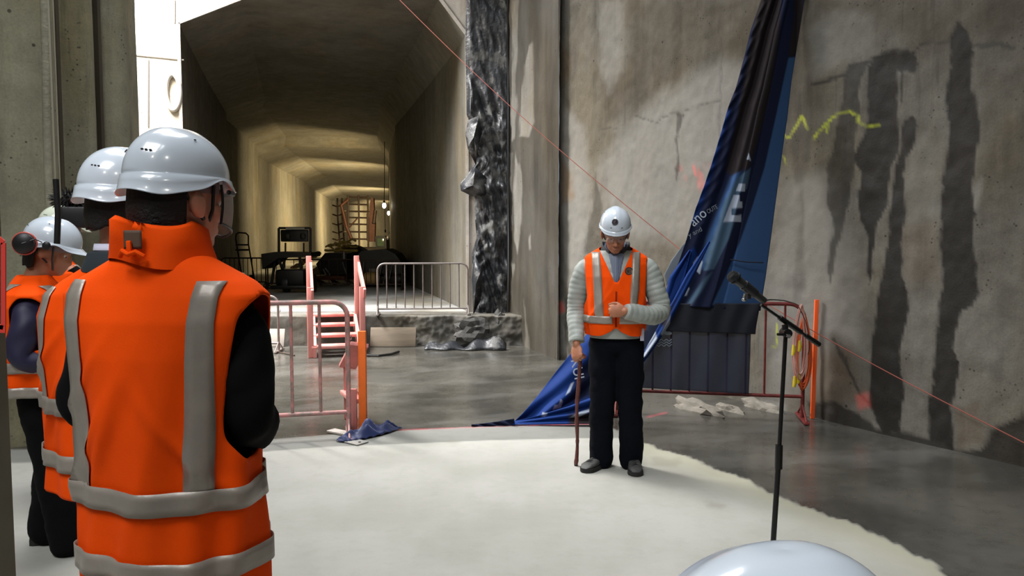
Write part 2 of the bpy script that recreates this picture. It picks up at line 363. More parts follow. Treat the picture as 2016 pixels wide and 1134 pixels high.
# ---- dark strip of wall between the rendered wall and the tunnel mouth
MX = 12.0
c0 = P(1000, 600, MX); c0.z = 0; c1 = Vector((wc.x, wc.y, 0))+WN*-.10
c1 = G(1099, 709); 
Ld = (c0-c1).length; dd = (c0-c1).normalized(); nn = Vector((-dd.y, dd.x, 0)); nn = nn if nn.x < 0 else -nn
s2 = np.arange(.0, Ld+.01, .02); S2, Z2 = np.meshgrid(s2, zz)
coq = np.stack([(c1.x+dd.x*S2).ravel(), (c1.y+dd.y*S2).ravel(), Z2.ravel()], 1); u2, v2 = proj(coq)
uj = u2+(fbm(S2.ravel()*6, Z2.ravel()*2.5, .3, 4)-.5)*14
def m2(p, so=2.): return sstep(-so, so, polysd(uj, v2, p))
w2 = .82*np.ones(u2.shape)
for p, k in (([(1042, 90), (1052, 82), (1052, 240), (1040, 270), (1022, 268), (1025, 200), (1030, 130)], 1.), ([(1010, 0), (1022, 0), (1018, 120), (1014, 270), (1006, 280)], .8), ([(1016, 300), (1026, 340), (1028, 440), (1018, 500), (1010, 470)], .9), ([(1000, 300), (1010, 300), (1008, 440), (1002, 460)], .6), ([(1030, 588), (1038, 640), (1040, 690), (1034, 690), (1034, 630)], .7), ([(1042, 470), (1048, 460), (1049, 490), (1044, 492)], .8), ([(1002, 515), (1012, 520), (1010, 545), (1002, 560)], .6)):
    w2 = w2*(1-k*m2(p))
w2 = w2*(.75+.4*fbm(S2.ravel()*5, Z2.ravel()*.8, 3., 4))
relc = (fbm(S2.ravel()*1.5, Z2.ravel()*.6, 8., 4)-.5)*.04
coq = coq+np.outer(relc, np.array(nn))
M_wall2 = concrete('damp_concrete', S((128, 126, 120)), S((98, 94, 86)), masks=(('wet', (.23, .215, .19, 1), .36),))
struct(mobj('wall_far_right', coq, grid_faces(len(s2), len(zz)), M_wall2, attrs=dict(wet=np.clip(w2, 0, 1))), 'damp dark concrete wall strip beside the black plastic sheeting', 'wall')
mb = MB(); e0 = Vector((wc.x, wc.y, 0))
# broken render edge where the rendered wall stops
pts = []
for i in range(140):
    z = i*.062; j = .03*(fbm(np.array([z*3.]), np.array([2.]))[0]-.5); pts.append((z, j))
for (za, ja), (zb, jb) in zip(pts[:-1], pts[1:]):
    a = e0+WN*.005; b = c1+nn*.004+dd*.02
    mb.add([a+V(0, 0, za)+WD*ja, a+V(0, 0, zb)+WD*jb, b+V(0, 0, zb), b+V(0, 0, za)], [(0, 1, 2, 3)])
M_conc = concrete('grey_concrete', S((150, 146, 136)), S((112, 108, 100)))
M_conc_d = concrete('dark_tunnel_concrete', S((112, 108, 98)), S((90, 86, 76)), pits=False, rough=.6)
struct(mb.build('trim_1', M_conc), 'broken edge where the render of the side wall stops', 'trim')
# ---- floor
gx = np.concatenate([np.arange(-12, -3.5, .25), np.arange(-3.5, 4.6, .03), np.arange(4.6, 6.1, .25)])
gy = np.concatenate([np.arange(-5, 2., .25), np.arange(2., 8.2, .03), np.arange(8.2, 14.2, .06)])
GX, GY = np.meshgrid(gx, gy); fx = GX.ravel(); fy = GY.ravel()
fco = np.stack([fx, fy, 0*fx], 1); fu, fv = proj(fco); ok = fy > 1.2
nfu = fu+(fbm(fx*5, fy*5, 1., 4)-.5)*26; nfv = fv+(fbm(fx*6, fy*6, 7., 4)-.5)*16
wetpoly = [(-3000, 915), (-400, 885), (380, 884), (520, 866), (700, 852), (960, 839), (1170, 834), (1215, 850), (1252, 871), (1310, 884), (1400, 915), (1480, 948), (1512, 966), (1560, 985), (1610, 1005), (1690, 1035), (1740, 1062), (1790, 1088), (1830, 1108), (1870, 1140), (1980, 1300), (2100, 1700), (2300, 2600), (9000, 2600), (9000, 472), (-3000, 472)]
sd = polysd(np.where(fu < 1165, fu, nfu), np.where(fu < 1165, fv, nfv), wetpoly); sd = np.where(ok, sd, np.where(fx > 2.3, 50, -50))
fwet = sstep(-2.4, 2.4, sd)
strip = sstep(1.5, -1.5, sd)*sstep(-1., 1., polysd(fu, fv, [(-900, 880), (520, 860), (960, 834), (1290, 830), (1240, 862), (1130, 863), (960, 867), (640, 880), (300, 906), (-900, 930)]))
soft = sstep(-60, 2, sd)*(1-fwet)*np.where(fu > 1240, 1, 0)
fpink = .8*sstep(2.2, .6, linesd(fu, fv, [(1040, 837), (1170, 833.5)]))+.3*sstep(2., .6, linesd(fu, fv, [(780, 846), (1040, 837)]))+.35*sstep(3.2, 1., linesd(fu, fv, [(1275, 820), (1310, 812)]))
joint = .7*sstep(1.6, .4, linesd(fu, fv, [(300, 889), (525, 875), (665, 867)]))
stain = np.zeros(fx.shape)
for p in ([(1290, 900), (1340, 905), (1330, 915), (1290, 912)], [(1390, 990), (1425, 995), (1420, 1003), (1395, 1000)], [(880, 868), (905, 868), (900, 874), (884, 873)]):
    stain = np.maximum(stain, .35*sstep(-6, 3, polysd(nfu, nfv, p)))
scuff = sstep(.52, .74, fbm((fx+fy*.6)*1.3, (fy-fx*.5)*3.2, 11., 6))*fwet
M_floor, nt, bs = _new('floor_concrete')
n1 = noise_n(nt, .9, 6, .6); n2 = noise_n(nt, 7, 6, .68); n3 = noise_n(nt, 70, 3, .7)
dry = mixc(nt, ramp(nt, n1.outputs[0], .35, .65), S((176, 175, 168)), S((162, 161, 152)))
dry = mixc(nt, mixf(nt, .35, 0., ramp(nt, n2.outputs[0], .45, .75)), dry, S((150, 149, 140)))
dry = mixc(nt, attr(nt, 'soft'), dry, S((160, 158, 136)))
dry = mixc(nt, attr(nt, 'strip'), dry, mixc(nt, 1., dry, (.50, .51, .51), 'MULTIPLY'))
wetc = mixc(nt, ramp(nt, n1.outputs[0], .38, .62), S((84, 82, 76)), S((58, 57, 52)))
wetc = mixc(nt, mixf(nt, .4, 0., ramp(nt, n2.outputs[0], .4, .7)), wetc, S((54, 53, 48)))
wetc = mixc(nt, mixf(nt, attr(nt, 'scuff'), 0., .10), wetc, S((150, 149, 145)))
c = mixc(nt, attr(nt, 'wet'), dry, wetc)
c = mixc(nt, attr(nt, 'pink'), c, S((226, 92, 110))); c = mixc(nt, attr(nt, 'joint'), c, S((96, 94, 90))); c = mixc(nt, attr(nt, 'stain'), c, S((120, 116, 100)))
nt.links.new(c, bs.inputs['Base Color'])
rw = mixf(nt, ramp(nt, n2.outputs[0], .3, .7), .13, .30); rw = mixf(nt, attr(nt, 'scuff'), rw, .27)
nt.links.new(mixf(nt, attr(nt, 'wet'), .72, rw), bs.inputs['Roughness'])
bump(nt, bs, n2.outputs[0], .10, .01)
relf = np.where(fwet > .5, -.004, 0)
fco[:, 2] = relf+0*fx
struct(mobj('floor', fco, grid_faces(len(gx), len(gy)), M_floor, attrs=dict(wet=fwet, strip=strip, soft=soft*.8, pink=np.clip(fpink, 0, 1), joint=joint, stain=stain, scuff=scuff)), 'concrete floor, pale and dry in front, dark and wet beyond', 'floor')
# ---- tunnel lining
PATH = [(-2.96, 12), (-5.7, 22), (-7.0, 28.8), (-9.0, 44), (-11.0, 57), (-10.5, 72), (-6, 88)]
xl, xr = P(362, 400, MX).x, P(920, 400, MX).x
PLZ = .45                                                         # platform top
zt, zc = P(700, -4, MX).z, P(362, 45, MX).z; chx = 1.0
hw = (xr-xl)/2; PATH[0] = ((xl+xr)/2, MX)
prof = [(-hw, PLZ), (-hw, 1.6), (-hw, 3.2), (-hw, zc), (-hw+chx, zt), (0, zt), (hw-.42, zt), (hw, zc-.18), (hw, 3.2), (hw, 1.6), (hw, PLZ)]
def tprof(k):
    """segment k is a shade lower than the one before"""
    d = [0, 0, .28, .40, .45, .5, .5][k]
    g = [0, .12, .26, .3, .3, .3, .3][k]
    return [(x+math.copysign(g, x)*(1 if abs(x) > .1 else 0), z if z < 3.3 else z-d) for x, z in prof]
def pathpt(t):
    i = min(int(t), len(PATH)-2); f = t-i; a = Vector((*PATH[i], 0)); b = Vector((*PATH[i+1], 0)); return a.lerp(b, f)
vs = []; nring = 0; ringsT = []
tt = [i/10 for i in range(0, (len(PATH)-1)*10+1)]
for t in tt:
    p = pathpt(t); q = (pathpt(min(t+.25, len(PATH)-1.001))-pathpt(max(t-.25, 0))); q.normalize(); sx = Vector((q.y, -q.x, 0))
    if t == 0: sx = Vector((1, 0, 0))
    else: sx = Vector((1, 0, 0)).lerp(sx, min(1, t*1.5)).normalized()
    k = min(int(t+.0001), len(PATH)-1); f = t-int(t)
    pr = tprof(k); pn = tprof(min(k+1, len(PATH)-1)); m_ = max(0, (f-.9)/.1) if f > .85 else 0
    ringsT.append([p+sx*lerp(a[0], b[0], m_)+V(0, 0, lerp(a[1], b[1], m_)) for a, b in zip(pr, pn)])
mb = MB(); n = len(prof)
mb.v = [p for r in ringsT for p in r]
for i in range(len(ringsT)-1):
    for k in range(n-1): mb.f.append((i*n+k, i*n+k+1, (i+1)*n+k+1, (i+1)*n+k)); mb.mi.append(0)
lin = mobj('wall_tunnel', mb.v, mb.f, M_conc_d, smooth=False)
struct(lin, 'smooth concrete lining of the tunnel with bevelled upper corners, curving right', 'tunnel wall')
M_tf = concrete('tunnel_floor_concrete', S((170, 170, 168)), S((120, 118, 112)), streak=0, pits=False, rough=.5)
fl = MB()
tv = []
for r in ringsT: tv += [r[0], r[-1]]
fl.v = tv
for i in range(len(ringsT)-1): fl.f.append((2*i, 2*i+1, 2*i+3, 2*i+2)); fl.mi.append(0)
struct(mobj('floor_tunnel', fl.v, fl.f, M_tf, smooth=False), 'raised concrete floor inside the tunnel', 'floor')
# platform edge: rough face from the wet floor up to the tunnel floor
xs = np.arange(xl-.2, xr+1.1, .02); zs = np.linspace(0, 1, 22)
XX, ZF = np.meshgrid(xs, zs); yface = MX-.62
noi = fbm(XX*4, ZF*2.5, 2., 5); noi2 = fbm(XX*16, ZF*7, 5., 4)
rough_k = sstep(-1.9, -1.6, XX)
py_ = yface+(-.5+noi)*(.02+.08*rough_k)+(noi2-.5)*(.008+.03*rough_k)-.06*sstep(.9, 1, ZF)*0
topz = PLZ-.004+(fbm(XX*3, 0*XX, 9., 3)-.5)*.03*(rough_k+.25)
mb = MB(); nx = len(xs)
vv = np.stack([XX.ravel(), py_.ravel(), (ZF*topz).ravel()], 1).tolist()
back = [(x, MX+.03, PLZ-.004) for x in xs]
vv += back
ff = grid_faces(nx, len(zs)+1)
M_plat = concrete('rough_platform_concrete', S((104, 102, 96)), S((74, 71, 65)), masks=(('dk', .5, .5),))
dk = np.concatenate([(rough_k*.75*sstep(.35, .6, fbm(XX*2.2, ZF*2, 3., 4))*sstep(1.02, .7, ZF)).ravel()*1., np.zeros(nx)])
struct(mobj('trim_2', vv, ff, M_plat, attrs=dict(dk=dk)), 'rough concrete step up to the tunnel floor', 'platform')
# ---- headwall round the tunnel mouth
hy = MX; TOPZ = 8.6
xL = -10.5; xE = c0.x
outer = [(xL, 0), (xL, TOPZ), (xE, TOPZ), (xE, 0)]
mouth = [(x+PATH[0][0], z) for x, z in prof]
mouth[0] = (mouth[0][0], 0); mouth[-1] = (mouth[-1][0], 0)
bmh = bmesh.new()
def quad(m, *p): m.add([(x, hy, z) for x, z in p], [tuple(range(len(p)))])
mb = MB(); xa, xb = mouth[0][0], mouth[-1][0]
def fine(mb, x0, x1, z0, z1, s_=.12):
    nxx = max(2, int((x1-x0)/s_)); nz = max(2, int((z1-z0)/s_)); v_ = [(lerp(x0, x1, i/nxx), hy, lerp(z0, z1, j/nz)) for j in range(nz+1) for i in range(nxx+1)]
    mb.add(v_, grid_faces(nxx+1, nz+1))
quad(mb, (xL, 0), (xa, 0), (xa, zc), (xL, zc)); quad(mb, (xL, zc), (xa, zc), (xa+chx, zt), (xa+chx, TOPZ), (xL, TOPZ))
quad(mb, (xa+chx, zt), (xb-.42, zt), (xb-.42, TOPZ), (xa+chx, TOPZ)); quad(mb, (xb-.42, zt), (xb, zc-.18), (xE, zc-.18), (xE, TOPZ), (xb-.42, TOPZ)); quad(mb, (xb, 0), (xE, 0), (xE, zc-.18), (xb, zc-.18))
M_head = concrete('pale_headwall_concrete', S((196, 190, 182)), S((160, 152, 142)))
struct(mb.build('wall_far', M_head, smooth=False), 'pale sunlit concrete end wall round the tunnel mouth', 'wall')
# arris of the mouth
mb = MB()
for (a, b) in zip(mouth[:-1], mouth[1:]): mb.bar((a[0], hy-.012, max(a[1], PLZ)), (b[0], hy-.012, max(b[1], PLZ)), .05, .024, up=(0, 1, 0))
struct(mb.build('trim_3', M_head, smooth=False), 'narrow concrete lip round the tunnel mouth', 'trim')
# formwork joints on the bright wall
mb = MB()
for (u0, v0, u1, v1) in ((262, 108, 362, 118), (292, 118, 292, 250), (344, 0, 344, 45)):
    a = P(u0, v0, hy-.006); b = P(u1, v1, hy-.006); mb.bar(a, b, .018, .01, up=(0, 1, 0))
struct(mb.build('trim_4', mat('joint_dark', S((90, 84, 78)), .8), smooth=False), 'formwork joint lines on the bright end wall', 'trim')
# ---- left wall: stepped concrete piles
def LP(u, Y): return Vector(((u-CX)/F*Y, Y, 0))
lp = [LP(-420, 5.35), LP(28, 5.8), LP(105, 5.95), LP(107, 6.12), LP(121, 6.2), LP(124, 6.5), LP(196, 6.6), LP(200, 6.95), LP(208, 7.05), LP(212, 6.98), LP(262, 7.2)]
lp.append(lp[-1]+V(-.15, .5, 0)); lp.append(V(-10.5, 8.4, 0))
def wallstrip(pl, name, m, label, zt_=TOPZ, step=.05, amp=.012):
    pts = []
    for a, b in zip(pl[:-1], pl[1:]):
        n_ = max(1, int((b-a).length/step)); pts += [a.lerp(b, i/n_) for i in range(n_)]
    pts.append(pl[-1]); zz_ = np.arange(-.02, zt_, .06); v_ = []
    pa = np.array([tuple(p) for p in pts])
    for z in zz_:
        off = (fbm(pa[:, 0]*3+pa[:, 1]*2, z*1.2+0*pa[:, 0], 4., 5)-.5)*2*amp*2
        for p, o_ in zip(pts, off): v_.append((p.x, p.y-o_, z))
    return struct(mobj(name, v_, grid_faces(len(pts), len(zz_)), m), label, 'wall')
M_left = concrete('green_grey_concrete', S((150, 148, 124)), S((98, 96, 80)))
wallstrip(lp, 'wall_left', M_left, 'green-grey concrete pile wall with vertical steps behind the onlookers')
# conduit and joints on the left wall, pipe collar on the end wall
mb = MB(); a = LP(104, 5.86); mb.tube([a+V(.01*math.sin(i*.7), 0, i*.3) for i in range(28)], .028, 10)
struct(mb.build('trim_5', mat('cement_crusted_pipe', S((150, 148, 128)), .8, var=.3, vscale=6, bumps=.6, bscale=30)), 'cement-crusted vertical pipe on the left pile wall', 'trim')
for i, (u, Y, w_) in enumerate(((125, 6.42, .05), (204, 6.90, .07))):
    mb = MB(); a = LP(u, Y); mb.bar(a, a+V(0, 0, 8.5), w_, .05, up=(0, 1, 0)); struct(mb.build('trim_%d' % (6+i), mat('rust_stained_joint', S((74, 66, 50)), .85, var=.4, vscale=2, stretch=(1, 1, .3))), 'dark rusty vertical joint between the piles of the left wall', 'trim')
mb = MB(); cc = P(341, 182, hy-.02); mb.tube([cc+V(.11*math.cos(a), 0, .27*math.sin(a)) for a in [2*math.pi*i/32 for i in range(32)]], .035, 10, closed=True)
struct(mb.build('trim_8', mat('pale_pipe_collar', S((190, 186, 180)), .7)), 'pale oval pipe collar at the left edge of the tunnel mouth', 'trim')
# enclosing surfaces out of view
mb = MB(); mb.add([(-10.5, 8.4, 0), (-10.5, 12, 0), (-10.5, 12, TOPZ), (-10.5, 8.4, TOPZ)], [(0, 1, 2, 3)])
struct(mb.build('wall_side_shaft', M_head, smooth=False), 'pale concrete wall of the side shaft', 'wall')
mb = MB(); bx = lp[0]; mb.add([(bx.x, bx.y, 0), (bx.x, -5, 0), (bx.x, -5, TOPZ), (bx.x, bx.y, TOPZ)], [(0, 1, 2, 3)])
struct(mb.build('wall_near_left', M_left, smooth=False), 'concrete wall left of the onlookers', 'wall')
mb = MB(); q = A_+WD*-3.2; mb.add([(bx.x, -5, 0), (8, -5, 0), (8, -5, TOPZ), (bx.x, -5, TOPZ)], [(0, 1, 2, 3)]); mb.add([(8, -5, 0), (q.x, q.y, 0), (q.x, q.y, TOPZ), (8, -5, TOPZ)], [(0, 1, 2, 3)])
struct(mb.build('wall_back', M_conc, smooth=False), 'concrete wall behind the camera', 'wall')
# unseen roof slab, openings shaped to steer light; rear one added for the fill
def slab(mb, x0, x1, y0, y1): mb.box(((x0+x1)/2, (y0+y1)/2, TOPZ+.25), (x1-x0, y1-y0, .5))
mb = MB(); slab(mb, .5, 8.2, -5.2, 12.6); slab(mb, bx.x-.6, .5, -5.2, -3.3); slab(mb, -.2, .5, -3.3, 3.9); slab(mb, bx.x-.6, -4.2, -3.3, 3.9); slab(mb, -4.2, -.2, .1, 3.9); slab(mb, -5.5, .5, 8.5, 12.6); slab(mb, -11, -4.5, 3.9, 8.5); slab(mb, -11, -8.95, 8.5, 12.6)
struct(mb.build('ceiling', M_conc, smooth=False), 'concrete roof slab with daylight shaft openings and a rear opening added for a fill light', 'ceiling')
# tunnel lamps: bulbs on the right-hand wall
warm = (1., .80, .44)
def tun(t, side, z, inset=.12):
    p = pathpt(t); q = (pathpt(min(t+.25, 5.9))-pathpt(max(t-.25, 0))).normalized(); sx = Vector((q.y, -q.x, 0)); return p+sx*side*(hw-inset)+V(0, 0, z)
M_bulb = mat('lit_bulb', (1, .95, .8), .4, emit=(1, .93, .72), estr=18); M_cable = mat('black_cable', S((22, 22, 22)), .5)
M_steel_d = mat('dark_steel', S((48, 44, 38)), .5, .5, var=.3)
def tun_lamp(loc, label, power, drop, vis=True):
    t = thing('work_lamp', label, 'lamp', loc, 0, None)
    m_ = MB(); m_.ell((0, 0, 0), (.065, .065, .10)); b = m_.build('bulb', M_bulb, t)
    m_ = MB(); m_.lathe([(.0, .17), (.035, .17), (.04, .12), (.035, .085), (0, .085)]); m_.build('socket', M_cable, t)
    m_ = MB(); m_.tube([(0, 0, .16), (.02, 0, .8), (.03, .02, drop)], .012, 6); m_.tube([(.03, 0, .16), (.02, 0, -.4), (.03, 0, -.85)], .01, 6); m_.ell((.03, 0, -.88), (.03, .03, .06)); m_.build('cable', M_cable, t)
    area('work_lamp_light', Vector(loc)+V(-.12, .02, 0), Vector(loc)+V(-4.2, 2.6, -.1), .3, .3, power, warm, 150)
# ================================================================== PEOPLE
M_skin = mat('skin', S((178, 118, 88)), .5, var=.12, vscale=18, bumps=.1, bscale=120)
M_skin_p = mat('skin_pale', S((206, 148, 122)), .5, var=.12, vscale=18)
M_org = mat('orange_fabric', (1.0, .085, .0), .85, var=.10, vscale=3, bumps=.12, bscale=300, spec=.15)
M_tape = mat('reflective_tape', S((160, 152, 142)), .42, .25, var=.12, vscale=14, bumps=.1, bscale=30)
M_hel = mat('white_helmet_plastic', S((204, 214, 224)), .22, coat=.6)
M_hel_g = mat('cream_helmet_plastic', S((208, 216, 196)), .25, coat=.5)
M_blackp = mat('black_plastic', S((24, 24, 26)), .45)
M_greyp = mat('grey_plastic', S((132, 112, 112)), .5)
M_blk = mat('black_fabric', S((10, 10, 12)), .95, spec=.15, var=.3, vscale=5)
M_hair = mat('black_hair', S((16, 13, 12)), .7, bumps=.6, bscale=90)
M_navy = mat('navy_trousers', S((6, 9, 18)), .95, spec=.15, var=.25, vscale=5, bumps=.2, bscale=60)
M_navys = mat('navy_sleeve', S((32, 30, 62)), .6, var=.25, vscale=5)
M_puff = mat('pale_grey_puffer', S((160, 166, 160)), .5, var=.08, vscale=10, bumps=.15, bscale=40)
M_collar = mat('charcoal_collar', S((58, 58, 60)), .8)
M_shirt, _nt, _b = _new('striped_shirt')
_w = N(_nt, 'ShaderNodeTexWave'); _w.inputs['Scale'].default_value = 48; _w.inputs['Distortion'].default_value = .5; _tc = N(_nt, 'ShaderNodeTexCoord'); _nt.links.new(_tc.outputs['Object'], _w.inputs['Vector'])
_nt.links.new(mixc(_nt, ramp(_nt, _w.outputs['Fac'], .35, .65), S((128, 138, 160)), S((50, 58, 84))), _b.inputs['Base Color'])
M_suit = mat('dark_suit_wool', S((32, 42, 48)), .9)
M_white = mat('white_cotton', S((196, 196, 214)), .8)
M_shoe = mat('dusty_black_leather', S((78, 78, 76)), .6, var=.6, vscale=14, bumps=.3)
M_boot = mat('black_boot_leather', S((26, 27, 27)), .6, var=.3, vscale=14, bumps=.3)
M_sole = mat('rubber_sole', S((30, 29, 28)), .85)
M_glass = mat('clear_visor', (1, 1, 1), .03, alpha=.22, spec=1.)
M_lens = mat('clear_lens', (.9, .95, 1), .03, alpha=.13, spec=1.)
M_vent = mat('dark_vent', S((14, 14, 16)), .8)
M_dkred = mat('ear_defender_red', S((200, 82, 70)), .4)
def sp(c, e): return math.copysign(abs(c)**e, c)
# torso profile: z, half width, half depth, y offset (front is -y), squareness
def vest(parent, prof, name='safety_vest', front='closed', arm=(1.30, 1.50, .5), yaw_skew=0., tapes=True, zip_=True, z_hem=None, fold=1., neck=None, seed=0, z_v=1.28, M=None, cutaway=.05, bands=(1.03, .90), tx=(.118, .125), vx=.115, bandsk=0., hemcurve=0.):
    """vest shell on rings. angle 0 = +x (wearer's left), pi/2 = +y (back), -pi/2 = front."""
    zs_ = [p[0] for p in prof]
    def at(z): return [float(np.interp(z, zs_, [p[i] for p in prof])) for i in range(1, 5)]
    def surf(th, z, off=0.):
        a, b, yc, e = at(z); c_, s_ = math.cos(th), math.sin(th)
        x = a*sp(c_, e); y = b*sp(s_, e)
        # drape folds
        k = fold*min(1, max(0, (1.5-z)*3))
        f = .010*math.sin(th*5+z*4+seed)+.006*math.sin(th*11-z*7+seed*2)+.007*math.sin(z*16+th*3.+seed)*max(0, math.sin(th*2+1+seed))
        # crease lines running diagonally from armhole to the tape
        for (cx, cz, sx, am) in creases: 
            dline = (x-cx)+(z-cz)*sx; f += am*math.exp(-(dline/.018)**2)*math.exp(-((z-cz)/.16)**2)*(1 if s_ > 0 or front != 'closed' else 0)
        nrm = Vector((c_/max(a, .02), s_/max(b, .02), 0)).normalized()
        p = Vector((x, y+yc, z))+nrm*(f*k+off)
        return p
    creases = [(.06, 1.18, .45, .012), (.13, 1.12, .6, .015), (-.10, 1.2, -.4, .010), (.0, .98, .3, .007), (.15, 1.26, .8, .012), (-.13, 1.12, -.75, .011), (.02, 1.32, .25, .006)]
    nz = 110; nt_ = 168; v_ = []; zh = zs_[0]; zt2 = zs_[-1]
    for i in range(nz):
        z = lerp(zh, zt2, i/(nz-1))
        for k in range(nt_):
            th = 2*math.pi*k/nt_; zz_ = z+(hemcurve*math.sin(th)*(1-i/(nz-1)))
            v_.append(surf(th, zz_))
    fs = []; z0, z1, gap = arm
    for i in range(nz-1):
        z = lerp(zh, zt2, (i+.5)/(nz-1))
        for k in range(nt_):
            th = 2*math.pi*(k+.5)/nt_; c_, s_ = math.cos(th), math.sin(th)
            k2 = (k+1) % nt_
            if z0 < z < z1:
                g = gap*math.sin(math.pi*min(1, (z-z0)/(z1-z0)*.5+.5)*1.)**.6 if False else gap*(min(1, (z-z0)/(.07))**.5)*(min(1, (z1-z)/.05)**.5)
                if abs(s_) < math.sin(g): continue
            if front == 'open' and s_ < 0:
                a, b, yc, e = at(z); x = a*sp(c_, e)
                wv = cutaway*.05
                if z > z_v: wv = (z-z_v)/(1.5-z_v)*vx
                if z < zh+.07: wv = .10*max(0, 1-(z-zh)/.07)**1.6+.002
                if abs(x) < wv: continue
            fs.append((i*nt_+k, i*nt_+k2, (i+1)*nt_+k2, (i+1)*nt_+k))
    o = mobj('vest', v_, fs, M or M_org, parent)
    bm = bmesh.new(); bm.from_mesh(o.data); bmesh.ops.delete(bm, geom=[q for q in bm.verts if not q.link_faces], context='VERTS')
    bv = [(q, [e.other_vert(q) for e in q.link_edges if e.is_boundary]) for q in bm.verts if q.is_boundary]; bv = [x for x in bv if len(x[1]) == 2]
    for _ in range(14):
        new = [(q, q.co*.5+(n2[0].co+n2[1].co)*.25) for q, n2 in bv]
        for q, c3_ in new: q.co = c3_
    bm.to_mesh(o.data); bm.free()
    so = o.modifiers.new('solid', 'SOLIDIFY'); so.thickness = .004; so.offset = -1
    def strip(name, path, half, m, off=.0055):
        """ribbon on the vest surface along (theta, z, width direction)"""
        vs = []; n_ = len(path)
        for (th, z, hth, hz) in path:
            for s__ in (-1, -.33, .33, 1): vs.append(surf(th+hth*s__, z+hz*s__, off))
        oo = mobj(name, vs, grid_faces(4, n_), m, parent); m_ = oo.modifiers.new('s', 'SOLIDIFY'); m_.thickness = .0015; m_.offset = 1; return oo
    def th_of(x, z, back):
        a, b, yc, e = at(z); c_ = max(-1, min(1, x/a)); c_ = sp(c_, 1/e); th = math.acos(c_); return th if back else -th
    if tapes:
        zb = bands[0]
        for sx in (-1, 1):
            for back in (True, False):
                xb, xt = sx*tx[0], sx*tx[1]
                if not back: xb, xt = sx*.105, sx*.135
                ps = []
                for i in range(46):
                    z = lerp(zb, min(zt2, 1.52), i/45); x = lerp(xb, xt, i/45); am_ = at(z)[0]*.985-.026
                    t1 = th_of(x-.026, z, back); t2 = th_of(x+.026, z, back)
                    if am_ < abs(x): break
                    ps.append(((t1+t2)/2, z, (t2-t1)/2, 0))
                if len(ps) > 3: strip('reflective_tape', ps, 0, M_tape)
        for zb_ in bands:
            if zb_ < zh: continue
            a0, a1 = (-math.pi/2+.07, 3*math.pi/2-.07) if front == 'open' else (-math.pi/2, 3*math.pi/2)
            strip('reflective_tape', [(lerp(a0, a1, i/160), zb_+bandsk*math.cos(lerp(a0, a1, i/160)), 0, .026) for i in range(161)], 0, M_tape, .0080)
    return o, surf, th_of
def piping(parent, surf, m, arm, seg=50):
    pass
def sleeve(parent, pts, rs, m, name='sleeve', quilt=0., seg=26, wr=.004, seed=0, cuff=None):
    """tapered sleeve along a path, optionally quilted"""
    P_ = [Vector(p) for p in pts]; n = len(P_); L = [0]
    for a, b in zip(P_[:-1], P_[1:]): L.append(L[-1]+(b-a).length)
    steps = int(L[-1]/.007); path = []; rad = []
    def cr(t):
        s_ = t*L[-1]; i = max(j for j in range(n-1) if L[j] <= s_+1e-9); f = (s_-L[i])/(L[i+1]-L[i])
        p0 = P_[max(i-1, 0)]; p1 = P_[i]; p2 = P_[i+1]; p3 = P_[min(i+2, n-1)]
        q = .5*((2*p1)+(p2-p0)*f+(2*p0-5*p1+4*p2-p3)*f*f+(3*p1-p0-3*p2+p3)*f**3)
        return q, lerp(rs[i], rs[i+1], f)
    for i in range(steps+1):
        q, r = cr(i/steps); path.append(q); rad.append(r)
    mb = MB(); x = None; rings_ = []
    for i, p in enumerate(path):
        t = (path[min(i+1, steps)]-path[max(i-1, 0)]).normalized()
        if x is None: x = t.orthogonal().normalized()
        x = (x-t*x.dot(t)).normalized(); y = t.cross(x); s_ = i/steps*L[-1]; ring = []
        q_ = 1.
        for k in range(seg):
            a = 2*math.pi*k/seg
            if quilt: 
                ph = (s_/quilt+.10*math.sin(a+seed)+.06*math.sin(3*a+s_*20)) % 1; q_ = .945+.07*math.sin(math.pi*ph)**.45
            w_ = wr*(math.sin(a*2+s_*31+seed)+.7*math.sin(a*3-s_*53+seed*3))
            ring.append(p+(x*math.cos(a)+y*math.sin(a))*(rad[i]*q_+w_))
        rings_.append(ring)
    mb.rings(rings_); return mb.build(name, m, parent, auto=False)
def capsule_chain(mb, pts, rs, seg=14):
    """closed tapered limb with round ends"""
    pts = [Vector(p) for p in pts]
    d0 = (pts[0]-pts[1]).normalized(); d1 = (pts[-1]-pts[-2]).normalized(); P_ = []; R_ = []
    for a in (80, 50, 25): P_.append(pts[0]+d0*rs[0]*math.sin(math.radians(a))); R_.append(rs[0]*math.cos(math.radians(a)))
    for i in range(len(pts)):
        P_.append(pts[i]); R_.append(rs[i])
        if i < len(pts)-1:
            for f in (.25, .5, .75): P_.append(pts[i].lerp(pts[i+1], f)); R_.append(lerp(rs[i], rs[i+1], f))
    for a in (25, 50, 80): P_.append(pts[-1]+d1*rs[-1]*math.sin(math.radians(a))); R_.append(rs[-1]*math.cos(math.radians(a)))
    mb.tube(P_, R_, seg)
